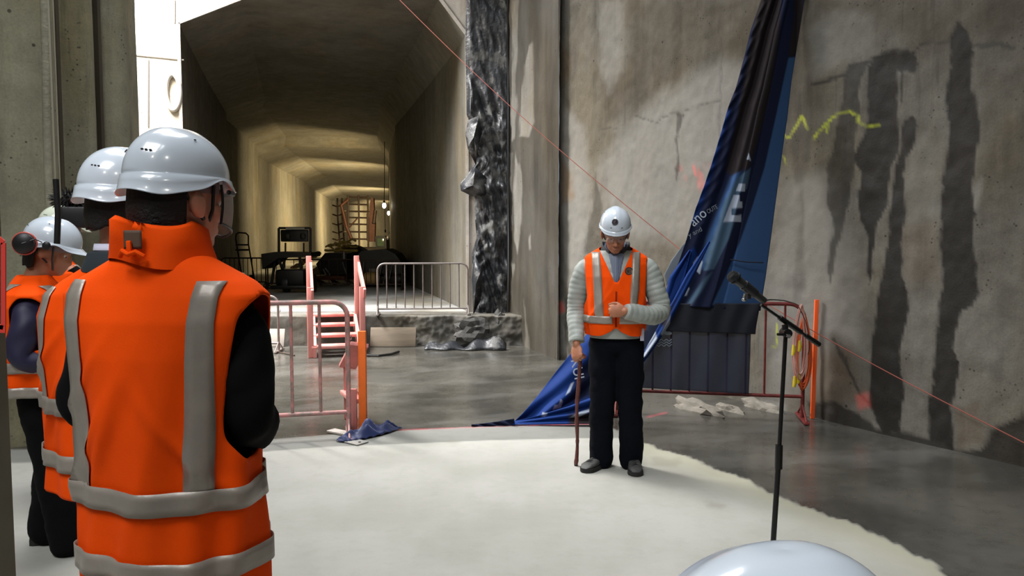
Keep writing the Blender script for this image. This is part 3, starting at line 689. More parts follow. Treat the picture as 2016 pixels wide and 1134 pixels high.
def hand(mb, wrist, d, nrm, side, curls=(.5, .5, .5, .5), thumb=(.3, .5), k=1., spread=.03):
    """d: towards fingers, nrm: out of the BACK of the hand, side: towards the thumb"""
    d = Vector(d).normalized(); nrm = Vector(nrm); nrm = (nrm-d*nrm.dot(d)).normalized(); s = Vector(side); s = (s-d*s.dot(d)-nrm*s.dot(nrm)).normalized()
    wrist = Vector(wrist); R = Matrix((s, d, nrm)).transposed()
    mb.ell(wrist+d*.045*k, (.041*k, .056*k, .0165*k), R); mb.ell(wrist+d*.070*k, (.043*k, .026*k, .0145*k), R)
    mb.ell(wrist+d*.032*k+s*.024*k-nrm*.006*k, (.018*k, .034*k, .016*k), R)
    tips = []
    for i, (off, ln, r) in enumerate(((.030, .074, .0092), (.010, .082, .0095), (-.011, .076, .009), (-.030, .060, .008))):
        base = wrist+d*(.086-.004*abs(i-1))*k+s*off*k; c = curls[i]; dirv = (d+s*(spread*(1.2-i))).normalized(); p = base; pts = [base-d*.02*k, base]; a = 0
        for j, fr in enumerate((.44, .31, .25)):
            a += c*(1.0, 1.25, .8)[j]; v = dirv*math.cos(a)-nrm*math.sin(a); p = p+v*ln*fr*k; pts.append(p)
        capsule_chain(mb, pts, [r*k*1.05, r*k*1.05, r*k, r*k*.92, r*k*.82], 10); tips.append(p)
    tb = wrist+d*.018*k+s*.028*k-nrm*.006*k; t1 = tb+(s*.6+d*.75-nrm*thumb[0]).normalized()*.040*k; t2 = t1+(s*(.35-thumb[1])+d*.85-nrm*(thumb[0]+.1)).normalized()*.032*k; t3 = t2+(s*(.15-thumb[1]*1.3)+d*.8-nrm*thumb[0]).normalized()*.026*k
    capsule_chain(mb, [tb, t1, t2, t3], [.013*k, .0115*k, .0105*k, .009*k], 10)
    return tips
def head_parts(mb, c, R, k=1., nose=True):
    """c: centre of the skull, R: 3x3 head rotation (x left, -y face, z up)"""
    T = lambda x, y, z: Vector(c)+R @ Vector((x*k, y*k, z*k))
    def e(p, r, rr=None): mb.ell(T(*p), tuple(q*k for q in r), R if rr is None else R @ rr, 28, 18)
    e((0, .012, .018), (.076, .093, .088)); e((0, -.032, -.035), (.058, .060, .082)); e((0, -.055, -.088), (.034, .032, .026)); e((0, -.03, -.07), (.052, .05, .040))
    e((.036, -.058, -.026), (.024, .026, .024)); e((-.036, -.058, -.026), (.024, .026, .024))                 # cheeks
    e((0, -.078, .022), (.050, .014, .012)); 
    e((0, -.096, -.018), (.010, .014, .028), Matrix.Rotation(-.25, 3, 'X')); e((0, -.104, -.034), (.013, .013, .011)); e((.012, -.094, -.038), (.009, .010, .008)); e((-.012, -.094, -.038), (.009, .010, .008))
    e((0, -.088, -.062), (.024, .010, .0055)); e((0, -.087, -.071), (.021, .010, .006))
    for s in (-1, 1):
        e((s*.081, .012, -.014), (.008, .018, .030), Matrix.Rotation(s*.30, 3, 'Z')); e((s*.086, .024, -.008), (.006, .011, .024), Matrix.Rotation(s*.6, 3, 'Z')); e((s*.031, -.0765, .009), (.018, .0135, .0115)); e((s*.080, .004, -.034), (.007, .009, .010))
def eyes(parent, c, R, k=1.):
    mb = MB()
    for s in (-1, 1): mb.ell(Vector(c)+R @ Vector((s*.031*k, -.0745*k, .000*k)), (.0112*k,)*3, R, 14, 10)
    o = mb.build('eyes', mat('eye_white', S((205, 198, 190)), .2), parent); mb = MB()
    for s in (-1, 1): mb.ell(Vector(c)+R @ Vector((s*.031*k, -.0835*k, -.004*k)), (.0052*k, .003*k, .0050*k), R, 12, 8)
    mb.build('iris', M_vent, o)
    mb = MB()
    for s in (-1, 1):
        pts = [Vector(c)+R @ Vector((s*x*k, y*k, z*k)) for x, y, z in ((.014, -.094, .018), (.03, -.091, .024), (.046, -.078, .020))]; mb.tube(pts, [.0035, .0045, .002], 8)
    mb.build('eyebrows', M_hair, parent)
def helmet(parent, c, R, m=None, logo=False, strap=True, k=1., visor=False, muff=False, peak=.040, harness=True, ridge=True, glasses=False, vents='back'):
    """safety helmet; c is the skull centre"""
    m = m or M_hel; T = lambda x, y, z: Vector(c)+R @ Vector((x*k, y*k, z*k))
    A, B, H, z0 = .108, .134, .118, .030
    def rim(a):
        """a=0 left, -pi/2 front; lower edge height and flare"""
        s_, c_ = math.sin(a), math.cos(a); fr = max(0, -s_)
        bk = max(0, s_)
        z = .002-.012*abs(c_)**3+.030*math.exp(-((a_d(a, -.35))/.34)**2)+.030*math.exp(-((a_d(a, math.pi+.35))/.34)**2)-.014*bk**2+.010*fr**4-.016*math.exp(-((a_d(a, .80))/.42)**2)-.016*math.exp(-((a_d(a, math.pi-.80))/.42)**2)
        return z, .004+peak*fr**5+.006*bk**2
    def a_d(a, b): return (a-b+math.pi) % (2*math.pi)-math.pi
    nseg = 72; prof_ = []
    nr = 22; rings_ = []
    for i in range(nr+1):
        ph = (math.pi/2)*(i/nr); ring = []
        for kk in range(nseg):
            a = 2*math.pi*kk/nseg; rz, fl = rim(a)
            rr = math.sin(ph)**.92 if i else 0; zz_ = z0+H*math.cos(ph)
            rdg = 0
            if ridge:
                xx = A*rr*math.cos(a); w_ = math.exp(-(xx/.030)**4); rdg = .0055*w_*min(1, rr*2+.4)*(1 if True else 0)
            n_ = Vector((A*rr*math.cos(a), B*rr*math.sin(a)+.004, zz_)); ring.append(T(n_.x*(1+rdg*1.), n_.y*(1+rdg*4), n_.z+rdg*math.cos(ph)))
        rings_.append(ring)
    lip = []
    for f, fl_ in ((.10, .0005), (.12, .0050), (.5, .0048), (.94, .0045), (1., .0065)):
        ring = []
        for kk in range(nseg):
            a = 2*math.pi*kk/nseg; rz, fl = rim(a); zt_ = z0; zz_ = lerp(zt_, rz, f); ex = fl_+fl*max(0, f-.2)
            ring.append(T((A+ex)*math.cos(a), (B+ex)*math.sin(a)+.004, zz_-(.010*max(0, -math.sin(a))**5*f)))
        lip.append(ring)
    rings_ += lip
    # inside
    for f, o_ in ((1., .004), (.2, -.004), (-1.2, -.02)):
        ring = []
        for kk in range(nseg):
            a = 2*math.pi*kk/nseg; rz, fl = rim(a); zz_ = lerp(z0, rz, f) if f > -1 else z0+.05
            ex = o_+fl*max(0, f-.2); ring.append(T((A+ex)*math.cos(a), (B+ex)*math.sin(a)+.004, zz_-(.010*max(0, -math.sin(a))**5*f if f > 0 else 0)))
        rings_.append(ring)
    mb = MB(); mb.rings(rings_, cap=False)
    sh = mb.build('helmet', m, parent, auto=False)
    def onshell(a, ph, off=.001):
        rr = math.sin(ph)**.92; return T((A*rr+off)*math.cos(a), (B*rr+off)*math.sin(a)+.004, z0+H*math.cos(ph)+off*math.cos(ph)+.002)
    mb = MB()
    vl = [(math.pi/2+s*(.30+j*.10), 1.13+.01*j) for s in (-1, 1) for j in range(3)] if vents == 'back' else [(-math.pi/2+s*(.35), 1.38) for s in (-1, 1)]
    vl += [(s_*.1+(0 if s_ > 0 else math.pi), .78) for s_ in (-1, 1)]
    for a, ph in vl:
        p = onshell(a, ph, .0012); q = onshell(a+.09, ph, .0012); n_ = (p-T(0, .004, z0)).normalized(); x = (q-p).normalized(); y = n_.cross(x).normalized()
        mb.ell(p, (.0036 if vents == 'back' else .007, .0020, .0015), Matrix((x, y, n_)).transposed(), 12, 6)
    mb.build('vent', M_vent, sh)
    if logo:
        p = onshell(-math.pi/2-.12, 1.02, .0035); n_ = (p-T(0, .03, z0)).normalized(); x = R @ Vector((1, 0, 0)); y = n_.cross(x).normalized(); x = y.cross(n_); Q = Matrix((x, y, n_)).transposed()
        mb = MB(); mb.lathe([(0, .003), (.021, .003), (.021, -.004)], p, 28, Q); st = mb.build('sticker', mat('navy_sticker', S((32, 38, 50)), .4), sh)
        mb = MB(); mb.tube(arc(p+n_*.0042, .017, 0, 2*math.pi, 24, x, y), .0009, 5, False); mb.tube(arc(p+n_*.0042, .009, .8, 5.2, 14, x, y), .0012, 5, False); mb.tube(arc(p+n_*.0042, .004, .4, 4.4, 10, x, y), .0012, 5, False); mb.build('emblem_lines', M_greyp, st)
    if harness:
        mb = MB()
        rg = [T(.088*math.cos(a), .106*math.sin(a)+.004, -.012-.004*math.sin(a)) for a in [2*math.pi*i/40 for i in range(40)]]
        rg2 = [p+R @ Vector((0, 0, .030*k)) for p in rg]; rg3 = [T(.084*math.cos(a), .102*math.sin(a)+.004, .018-.004*math.sin(a)) for a in [2*math.pi*i/40 for i in range(40)]]; rg4 = [p-R @ Vector((0, 0, .03*k)) for p in rg3]
        mb.rings([rg, rg2, rg3, rg4, rg], cap=False); hb = mb.build('head_band', M_greyp, sh)
        mb = MB()
        for a in (.35, .62, 2.5, 2.8): mb.ell(T(.090*math.cos(a), .108*math.sin(a)+.004, .0), (.011 if a in (.35, 2.8) else .006, .004, .005), R @ Matrix.Rotation(a+math.pi/2, 3, 'Z'), 10, 6)
        mb.build('slots', M_vent, hb)
        mb = MB(); mb.ell(T(0, .104, -.03), (.020, .010, .012), R); mb.build('ratchet_knob', M_blackp, sh)
    if strap:
        mb = MB()
        for s in (-1, 1):
            mb.tube([T(s*.088, -.035, .01), T(s*.078, -.040, -.05), T(s*.045, -.045, -.105), T(0, -.05, -.122)], .0045, 6, False)
            mb.tube([T(s*.088, .065, .005), T(s*.082, .02, -.045), T(s*.070, -.020, -.075)], .005, 6, False)
        mb.build('chin_strap', M_blackp, sh)
    if visor:
        mb = MB(); vs = []
        for i in range(9):
            for j in range(21):
                a = -math.pi/2+(j/20-.5)*2.5; z = lerp(.012, -.085, i/8); rr_ = 1+.04*math.sin(i/8*math.pi); vs.append(T(.108*rr_*math.cos(a), (.132*rr_)*math.sin(a)-.004, z-.03*(1-abs(j/10-1))*(i/8)))
        mb.add(vs, grid_faces(21, 9)); mb.build('visor', M_glass, sh, auto=False)
        mb = MB(); edge = [vs[j*21] for j in range(9)]+[vs[8*21+j] for j in range(1, 21)]+[vs[(8-j)*21+20] for j in range(1, 9)]
        mb.tube(edge, .0035, 6, False); mb.build('visor_rim', M_blackp, sh)
        mb = MB(); mb.tube([T(.112*math.cos(a), .140*math.sin(a), -.004) for a in [-math.pi/2+(j/16-.5)*2.0 for j in range(17)]], .006, 8); mb.build('visor_hinge', M_blackp, sh)
    if muff:
        for s in (-1, 1):
            mb = MB(); q = R @ Matrix.Rotation(math.pi/2, 3, 'Y')
            mb.lathe([(0, s*.048), (.032, s*.048), (.048, s*.036), (.054, s*.008), (.054, 0), (0, 0)], T(s*.098, .085, -.005), 24, q); mu = mb.build('ear_defender', M_blackp, sh)
            mb = MB(); mb.tube(arc(T(s*.113, .085, -.005), .053, 0, 2*math.pi, 24, R @ V(0, 1, 0), R @ V(0, 0, 1)), .005, 8, False, False); mb.build('ear_defender_rim', M_dkred, mu)
            mb = MB(); mb.tube([T(s*.148, .085, -.005), T(s*.135, .04, .03), T(s*.118, .01, .022)], .003, 6); mb.build('ear_defender_arm', M_blackp, mu)
            mb = MB(); mb.ell(T(s*.112, -.01, .01), (.010, .020, .022), R); mb.build('hinge_block', M_blackp, sh)
    return sh
def shoe(parent, toe, heel_dir, m, L=.29, boot=False, name='shoe'):
    """toe direction is heel_dir; root at ankle ground point"""
    o = Vector(toe); d = Vector(heel_dir).normalized(); s = Vector((-d.y, d.x, 0)); rings_ = []; rs2 = []
    for i in range(25):
        t = i/24; x = lerp(-.085, L-.085, t); w_ = float(np.interp(t, [0, .05, .2, .4, .7, .88, .97, 1], [.012, .026, .035, .034, .048, .045, .026, .006])); h = float(np.interp(t, [0, .05, .15, .32, .5, .7, .88, .97, 1], [.06, .085, .105 if not boot else .17, .10 if not boot else .16, .085, .065, .055, .035, .02]))
        ring = []
        for k in range(20):
            a = 2*math.pi*k/20; yy = w_*sp(math.cos(a), .8); zz_ = .026+(h-.026)*(.5+.5*sp(math.sin(a), .75)); ring.append(o+d*x+s*yy+V(0, 0, zz_))
        rings_.append(ring)
        w2_ = w_+.004; rs2.append([o+d*(x*1.015)+s*(w2_*c)+V(0, 0, z+(.006*max(0, (t-.8)*5) if z < .01 else 0)) for c, z in ((-1, .0), (1, .0), (1, .030), (-1, .030))])
    mb = MB(); mb.rings(rings_); u = mb.build(name, m, parent, auto=False)
    mb = MB(); mb.rings(rs2); mb.build('sole', M_sole, u)
    mb = MB()
    for j in range(5):
        x = .045+.022*j; z = float(np.interp((x+.085)/L, [.32, .5, .7], [.10 if not boot else .15, .085, .066])); mb.tube([o+d*(x-.006)+s*.022+V(0, 0, z-.006), o+d*x+V(0, 0, z+.003), o+d*(x+.006)-s*.022+V(0, 0, z-.006)], .003, 6)
    mb.build('laces', M_blackp, u); return u
def wrinkle(amp=.006, f=9.):
    def g(me):
        n = len(me.vertices); co = np.empty(n*3); me.vertices.foreach_get('co', co); co = co.reshape(-1, 3); no = np.empty(n*3); me.vertices.foreach_get('normal', no); no = no.reshape(-1, 3)
        d = (fbm(co[:, 0]*f+co[:, 2]*3, co[:, 1]*f, co[:, 2]*f*1.8, 3)-.5)*2*amp; co += no*d[:, None]; me.vertices.foreach_set('co', co.ravel()); me.update()
    return g
def trousers(parent, m, hips, kneeL, ankL, kneeR, ankR, w_=1., name='trousers', top=1.0, rk=(.093, .074, .066, .068)):
    mb = MB(); hx, hy_, hz = hips
    for s, kn, an in ((1, kneeL, ankL), (-1, kneeR, ankR)):
        hp = Vector((hx+s*.088, hy_, hz-.03)); kn = Vector(kn); an = Vector(an); mid = hp.lerp(kn, .5)
        capsule_chain(mb, [hp, mid, kn, kn.lerp(an, .45), an], [rk[0]*w_, rk[0]*.93*w_, rk[1]*w_, rk[2]*w_, rk[3]*w_], 20)
    mb.ell((hx, hy_, hz), (.176*w_, .118*w_, .12)); mb.tube([(hx, hy_, hz), (hx, hy_-.004, top)], [.15*w_, .15*w_], 24) if False else mb.ell((hx, hy_, top-.06), (.165*w_, .122*w_, .10))
    return remesh(mb, name, m, parent, .012, 5, wrinkle(.013, 7))
def body(parent, m, neckbase, headc, R, shL, elL, wrL, shR, elR, wrR, hips, kneeL, ankL, kneeR, ankR, hands, voxel=.008, k=1., hk=1.):
    mb = MB(); nb = Vector(neckbase); hx, hy_, hz = hips; h = Vector(hips)
    head_parts(mb, headc, R, hk)
    capsule_chain(mb, [nb-V(0, 0, .06), nb+V(0, -.005, .03), Vector(headc)+R @ V(0, .02, -.06)], [.066, .058, .056], 18)
    ch = h.lerp(nb, .68)
    mb.ell(ch, (.145*k, .10*k, .19)); mb.ell(h.lerp(nb, .3), (.13*k, .098*k, .18)); mb.ell(h, (.155*k, .105*k, .12)); mb.ell(h.lerp(nb, .88), (.165*k, .075*k, .075))
    for sh, el, wr in ((shL, elL, wrL), (shR, elR, wrR)):
        capsule_chain(mb, [nb-V(0, 0, .05), sh, Vector(sh).lerp(Vector(el), .5), el, Vector(el).lerp(Vector(wr), .4), wr], [.056, .048, .038, .034, .033, .026], 16)
    for s, kn, an in ((1, kneeL, ankL), (-1, kneeR, ankR)):
        hp = h+V(s*.085, 0, -.03); kn = Vector(kn); an = Vector(an)
        capsule_chain(mb, [hp, hp.lerp(kn, .5), kn, kn.lerp(an, .4), an], [.070, .060, .044, .04, .034], 16); mb.ell(an+V(0, -.02, -.04), (.026, .04, .03))
    tips = []
    for hd in hands: tips.append(hand(mb, *hd[0], **hd[1]))
    b = remesh(mb, 'body', m, parent, voxel, 3); return b, tips
def rot(yaw=0, pitch=0, roll=0):
    """pitch>0 bows the head forward"""
    return (Matrix.Rotation(yaw, 3, 'Z') @ Matrix.Rotation(pitch, 3, 'X') @ Matrix.Rotation(roll, 3, 'Y'))
def hair(parent, c, R, k=1., low=-.085, name='hair'):
    mb = MB(); T = lambda x, y, z: Vector(c)+R @ Vector((x*k, y*k, z*k)); rings_ = []
    for i in range(14):
        z = lerp(.05, low, i/13); ring = []
        for j in range(33):
            a = lerp(.30, math.pi-.30, j/32); rr = float(np.interp(z, [-.11, -.07, -.03, .03], [.80, .92, 1., .97])); ring.append(T(.083*rr*math.cos(a), .012+(.097*rr)*math.sin(a), z+.006*math.sin(a*9)*(i/13)))
        rings_.append(ring)
    v_ = [p for r in rings_ for p in r]; mb.add(v_, grid_faces(33, 14)); o = mb.build(name, M_hair, parent, auto=False); s_ = o.modifiers.new('s', 'SOLIDIFY'); s_.thickness = .012; s_.offset = 0; return o
def yaw_of(root): return root.rotation_euler.z
VP = [(.78, .195, .150, .0, .82), (.95, .205, .150, 0, .82), (1.10, .200, .145, 0, .82), (1.25, .215, .145, .0, .82), (1.38, .232, .138, .005, .84), (1.44, .225, .115, .01, .88), (1.49, .16, .085, .015, .95), (1.53, .085, .07, .02, 1.)]
# ------------------------------------------------------------------ person near the camera, from behind
D1 = 1.67; X1 = (298-CX)/F*D1
p1 = thing('person', 'person seen from behind in orange vest and black sleeves, nearest to the camera', 'person', (X1, D1+.10, 0), math.pi-.22, None)
H1 = V(-.012, -.015, 1.69); R1 = rot(1.02 if False else .62, .10)
# head turned to the wearer's left would be yaw>0; the photo shows the right ear, so he looks right
R1 = rot(-.30, .04, .0)
shf = V(0, 0, .045)
sc1 = 1.0
b1, _ = body(p1, M_skin_p, (0, .02, 1.51), H1, R1, (.160, .01, 1.40), (.200, .02, 1.19), (.06, -.18, 1.17), (-.160, .01, 1.40), (-.200, .02, 1.19), (-.06, -.18, 1.17), (0, 0, .95), (.09, -.02, .52), (.095, .01, .10), (-.09, -.02, .52), (-.095, .01, .10),
             [(((.06, -.18, 1.17), (-1, -.3, 0), (0, -1, .2), (0, 0, 1)), dict(curls=(.5,)*4)), (((-.06, -.18, 1.17), (1, -.3, 0), (0, -1, .2), (0, 0, 1)), dict(curls=(.5,)*4))], .0055, hk=1.05)
eyes(b1, H1, R1, 1.05)
trousers(b1, M_blk, (0, 0, .95), (.09, -.02, .52), (.095, .01, .08), (-.09, -.02, .52), (-.095, .01, .08), 1.05, top=1.05)
for s in (-1, 1): shoe(b1, (s*.095, .02, 0), (s*.1, -1, 0), M_boot, .30, True, 'boot')
VP1 = [(.76, .212, .160, .0, .80), (.90, .208, .158, 0, .80), (1.05, .200, .152, .005, .80), (1.20, .204, .150, .01, .80), (1.34, .226, .146, .015, .82), (1.42, .244, .134, .02, .84), (1.475, .252, .114, .022, .88), (1.505, .220, .100, .024, .9), (1.54, .150, .088, .026, .95), (1.57, .09, .076, .028, 1.)]
mbj = MB(); 
# jacket body and sleeves under the vest
rj = []
for z, a, b, yc, e in VP1:
    if z < .86: continue
    rj.append([V((a-.030 if z < 1.45 else a-.045)*sp(math.cos(t), e), (b-.022)*sp(math.sin(t), e)+yc, z-(.0 if z < 1.45 else .012)) for t in [2*math.pi*i/48 for i in range(48)]])
mbj.rings(rj); mbj.build('jacket', M_blk, b1, auto=False)
for s in (-1, 1): sleeve(b1, [(s*.150, .015, 1.43), (s*.190, .02, 1.36), (s*.208, .03, 1.27), (s*.206, .025, 1.20), (s*.16, -.08, 1.15), (s*.06, -.18, 1.17)], [.054, .062, .060, .058, .052, .043], M_blk, 'sleeve', wr=.004, seed=s)
v1, surf1, tho1 = vest(b1, VP1, arm=(1.10, 1.478, .50), front='closed', bands=(1.03, .875), tx=(.140, .165), seed=1.4, fold=.85, bandsk=0)
# collar of the vest, standing up at the back, open towards the face
mb = MB(); rr = []
for i, (z, a, b, yc) in enumerate(((1.525, .105, .090, .026), (1.55, .088, .088, .028), (1.59, .082, .088, .03), (1.622, .082, .090, .032), (1.640, .086, .094, .034), (1.630, .094, .102, .034), (1.59, .098, .104, .03), (1.545, .112, .102, .028))):
    rr.append([V(a*math.cos(t)*(1+.02*math.sin(4*t+i)), b*math.sin(t)+yc+.010*math.sin(3*t+i), z-.035*max(0, -math.sin(t))*(1 if 0 < i < 7 else 0)+.012*math.sin(2*t)) for t in [lerp(-math.pi/2+.5, 3*math.pi/2-.5, j/44) for j in range(45)]])
mb.add([p for r in rr for p in r], grid_faces(45, len(rr))); cl = mb.build('collar', M_org, v1, auto=False)
# label patch and hanging loop on the collar
mb = MB(); vs = []
for j in range(7):
    for i in range(7):
        t = lerp(1.44, 1.86, i/6); z = lerp(1.588, 1.628, j/6); vs.append(V(.0985*math.cos(t), .1065*math.sin(t)+.032, z-.01))
mb.add(vs, grid_faces(7, 7)); pt = mb.build('collar_patch', mat('brown_label', S((92, 72, 58)), .7), v1, auto=False); q_ = pt.modifiers.new('s', 'SOLIDIFY'); q_.thickness = .002; q_.offset = 0
mb = MB(); mb.bar((-.004, .142, 1.562), (-.004, .144, 1.596), .012, .007, bev=.003); mb.tube([(.024, .137, 1.562), (.012, .144, 1.574), (-.004, .147, 1.566), (-.02, .144, 1.572), (-.034, .136, 1.562)], .0055, 8); mb.build('hanging_loop', M_org, v1)
hr = hair(b1, H1, R1, 1.02, -.115)
helmet(b1, H1+R1 @ V(0, 0, .025), R1, visor=True, k=.92, vents='back', peak=.020)
# ------------------------------------------------------------------ second person from behind
D2 = 2.28; X2 = (214-CX)/F*D2
p2 = thing('person', 'person from behind in orange vest over dark suit, left of the black-sleeved one', 'person', (X2, D2+.1, 0), math.pi-.22)
H2 = V(.0, -.01, 1.70); R2 = rot(-.35, .06)
b2, _ = body(p2, M_skin_p, (0, .02, 1.50), H2, R2, (.185, .01, 1.42), (.20, -.05, 1.14), (.13, -.18, 1.0), (-.165, .0, 1.39), (-.20, -.05, 1.14), (-.20, -.18, 1.0), (0, 0, .93), (.09, -.02, .50), (.095, .01, .10), (-.09, -.02, .50), (-.095, .01, .10),
             [(((.13, -.16, 1.0), (-1, -.3, -.2), (0, -1, .2), (0, 0, 1)), dict(curls=(.5,)*4)), (((-.22, -.14, 1.0), (.2, -.6, -.8), (-1, 0, 0), (0, -1, 0)), dict(curls=(.5,)*4))], .009, hk=1.02)
trousers(b2, M_suit, (0, 0, .93), (.09, -.02, .50), (.095, .01, .08), (-.09, -.02, .50), (-.095, .01, .08), 1.05, top=1.03)
for s in (-1, 1): shoe(b2, (s*.095, .02, 0), (s*.1, -1, 0), M_boot, .30, False, 'shoe')
VP2 = [(.82, .262, .17, .0, .80), (.95, .262, .165, 0, .80), (1.10, .266, .160, .005, .80), (1.24, .272, .158, .01, .80), (1.36, .276, .150, .015, .82), (1.43, .252, .130, .02, .88), (1.475, .180, .105, .024, .92), (1.51, .115, .085, .026, .97), (1.525, .085, .075, .026, 1.)]
rj = []
for z, a, b, yc, e in VP2:
    if z < .85: continue
    rj.append([V((a-.03)*sp(math.cos(t), e), (b-.022)*sp(math.sin(t), e)+yc, z-(.0 if z < 1.4 else .008)) for t in [2*math.pi*i/40 for i in range(40)]])
mb = MB(); mb.rings(rj); mb.build('jacket', M_suit, b2, auto=False)
for s in (-1, 1): sleeve(b2, [(s*.155, .0, 1.42), (s*.19, -.01, 1.33), (s*.205, -.03, 1.20), (s*.205, -.05, 1.12), (s*.20, -.11, 1.05), (s*(.14 if s > 0 else .20), -.18, 1.0)], [.055, .060, .056, .054, .048, .042], M_suit, 'sleeve', seed=s)
vest(b2, VP2, arm=(1.14, 1.42, .42), bands=(1.10, .93), tx=(.19, .175), seed=3.1, bandsk=0)
mb = MB(); rr = []
for z, a, b in ((1.49, .10, .09), (1.535, .083, .08), (1.562, .078, .076), (1.555, .090, .086), (1.50, .118, .098)): rr.append([V(a*math.cos(t), b*math.sin(t)+.025, z) for t in [2*math.pi*j/36 for j in range(36)]])
mb.rings(rr, cap=False); mb.build('suit_collar', M_suit, b2, auto=False)
mb = MB(); rr = []
for z, a, b in ((1.53, .078, .076), (1.578, .070, .070), (1.585, .072, .072), (1.565, .076, .074)): rr.append([V(a*math.cos(t), b*math.sin(t)+.02, z) for t in [2*math.pi*j/36 for j in range(36)]])
mb.rings(rr, cap=False); mb.build('shirt_collar', M_white, b2, auto=False)
hair(b2, H2, R2, 1.05, -.07)
helmet(b2, H2+R2 @ V(0, 0, .026), R2, k=1.03, vents='back')
# ------------------------------------------------------------------ third person, side on, ear defenders
D3 = 3.85; X3 = (78-CX)/F*D3
p3 = thing('person', 'person in navy sleeves and orange vest, white helmet with round ear defenders', 'person', (X3, D3, 0), math.pi/2+.35)
H3 = V(.0, -.05, 1.535); R3 = rot(-.12, .28)
b3, _ = body(p3, M_skin, (0, .02, 1.38), H3, R3, (.17, .01, 1.30), (.225, .04, 1.04), (.16, -.18, .93), (-.17, .01, 1.30), (-.225, .02, 1.04), (-.14, -.18, .93), (0, 0, .88), (.09, -.02, .48), (.10, .03, .10), (-.09, -.05, .48), (-.10, -.10, .10),
             [(((.16, -.18, .93), (-.5, -.8, 0), (.3, -1, .2), (0, 0, 1)), dict(curls=(.7,)*4)), (((-.14, -.18, .93), (.5, -.8, 0), (0, -1, .2), (0, 0, 1)), dict(curls=(.7,)*4))], .011)
eyes(b3, H3, R3)
trousers(b3, M_blk, (0, 0, .88), (.09, -.02, .48), (.10, .03, .08), (-.09, -.05, .48), (-.10, -.10, .08), 1.12, top=.97, rk=(.10, .088, .082, .085))
shoe(b3, (.10, .03, 0), (.15, -1, 0), M_boot, .35, True, 'boot'); shoe(b3, (-.10, -.12, 0), (-.1, -1, 0), M_boot, .35, True, 'boot')
VP3 = [(z*.93, a*.93, b*.95, y, e) for z, a, b, y, e in VP2]
VP3 = [(max(z, .84), a, b, y, e) for z, a, b, y, e in VP3]
rj = []
for z, a, b, yc, e in VP3:
    rj.append([V((a-.03)*sp(math.cos(t), e), (b-.022)*sp(math.sin(t), e)+yc, z-.004*(z > 1.3)) for t in [2*math.pi*i/40 for i in range(40)]])
mb = MB(); mb.rings(rj[1:]); mb.build('jacket', M_navys, b3, auto=False)
for s in (-1, 1): sleeve(b3, [(s*.13, .015, 1.29), (s*.195, .015, 1.23), (s*.235, .04, 1.12), (s*.24, .03, 1.03), (s*.21, -.08, .98), (s*.15, -.17, .94)], [.06, .066, .062, .058, .05, .042], M_navys, 'sleeve', seed=s)
vest(b3, VP3, arm=(1.06, 1.32, .55), bands=(.98, .86), seed=5.)
hair(b3, H3, R3, 1.02, -.09)
helmet(b3, H3+R3 @ V(0, 0, .024), R3, muff=True, k=1.0, peak=.055, ridge=True)
# ------------------------------------------------------------------ fourth person, mostly hidden, filming
D4 = 4.75; X4 = (118-CX)/F*D4
p4 = thing('person', 'person in cream helmet behind the ear-defender wearer, holding up a camera', 'person', (X4, D4, 0), math.pi/2+.9)
H4 = V(.0, -.02, 1.63); R4 = rot(0, .1)
b4, _ = body(p4, M_skin, (0, .02, 1.47), H4, R4, (.18, .01, 1.39), (.22, -.12, 1.20), (.10, -.33, 1.42), (-.18, .01, 1.39), (-.2, -.16, 1.2), (-.06, -.33, 1.40), (0, 0, .92), (.09, -.02, .50), (.10, .0, .10), (-.09, -.02, .50), (-.10, .0, .10),
             [(((.10, -.33, 1.42), (-.7, -.6, .3), (0, -1, .2), (0, 0, 1)), dict(curls=(.7,)*4)), (((-.06, -.33, 1.40), (.5, -.7, .3), (0, -1, .2), (0, 0, 1)), dict(curls=(.7,)*4))], .011)
trousers(b4, M_blk, (0, 0, .92), (.09, -.02, .50), (.10, .0, .08), (-.09, -.02, .50), (-.10, .0, .08), 1.05, top=1.0)
for s in (-1, 1): shoe(b4, (s*.10, .02, 0), (s*.1, -1, 0), M_boot, .30, True, 'boot')
VP4 = [(z*.975, a*.92, b*.92, y, e) for z, a, b, y, e in VP2]
rj = []
for z, a, b, yc, e in VP4: rj.append([V((a-.03)*sp(math.cos(t), e), (b-.022)*sp(math.sin(t), e)+yc, z-.004*(z > 1.3)) for t in [2*math.pi*i/40 for i in range(40)]])
mb = MB(); mb.rings(rj); mb.build('jacket', M_blk, b4, auto=False)
for s in (-1, 1): sleeve(b4, [(s*.16, .015, 1.40), (s*.2, -.05, 1.30), (s*.21, -.13, 1.21), (s*.16, -.24, 1.30), (s*.085, -.32, 1.40)], [.06, .062, .056, .048, .040], M_blk, 'sleeve', seed=s)
vest(b4, VP4, arm=(1.2, 1.38, .45), bands=(1.06, .92), seed=8.)
hair(b4, H4, R4, 1.02, -.07)
helmet(b4, H4+R4 @ V(0, 0, .024), R4, m=M_hel_g, k=1.0)
# ------------------------------------------------------------------ the speaker with the walking stick
D5 = 5.22; X5 = (1212-CX)/F*D5
p5 = thing('person', 'person in grey puffer jacket and orange vest leaning on a walking stick', 'person', (X5, D5, 0), -.10)
H5 = V(-.008, -.095, 1.637); R5 = rot(.03, .42)
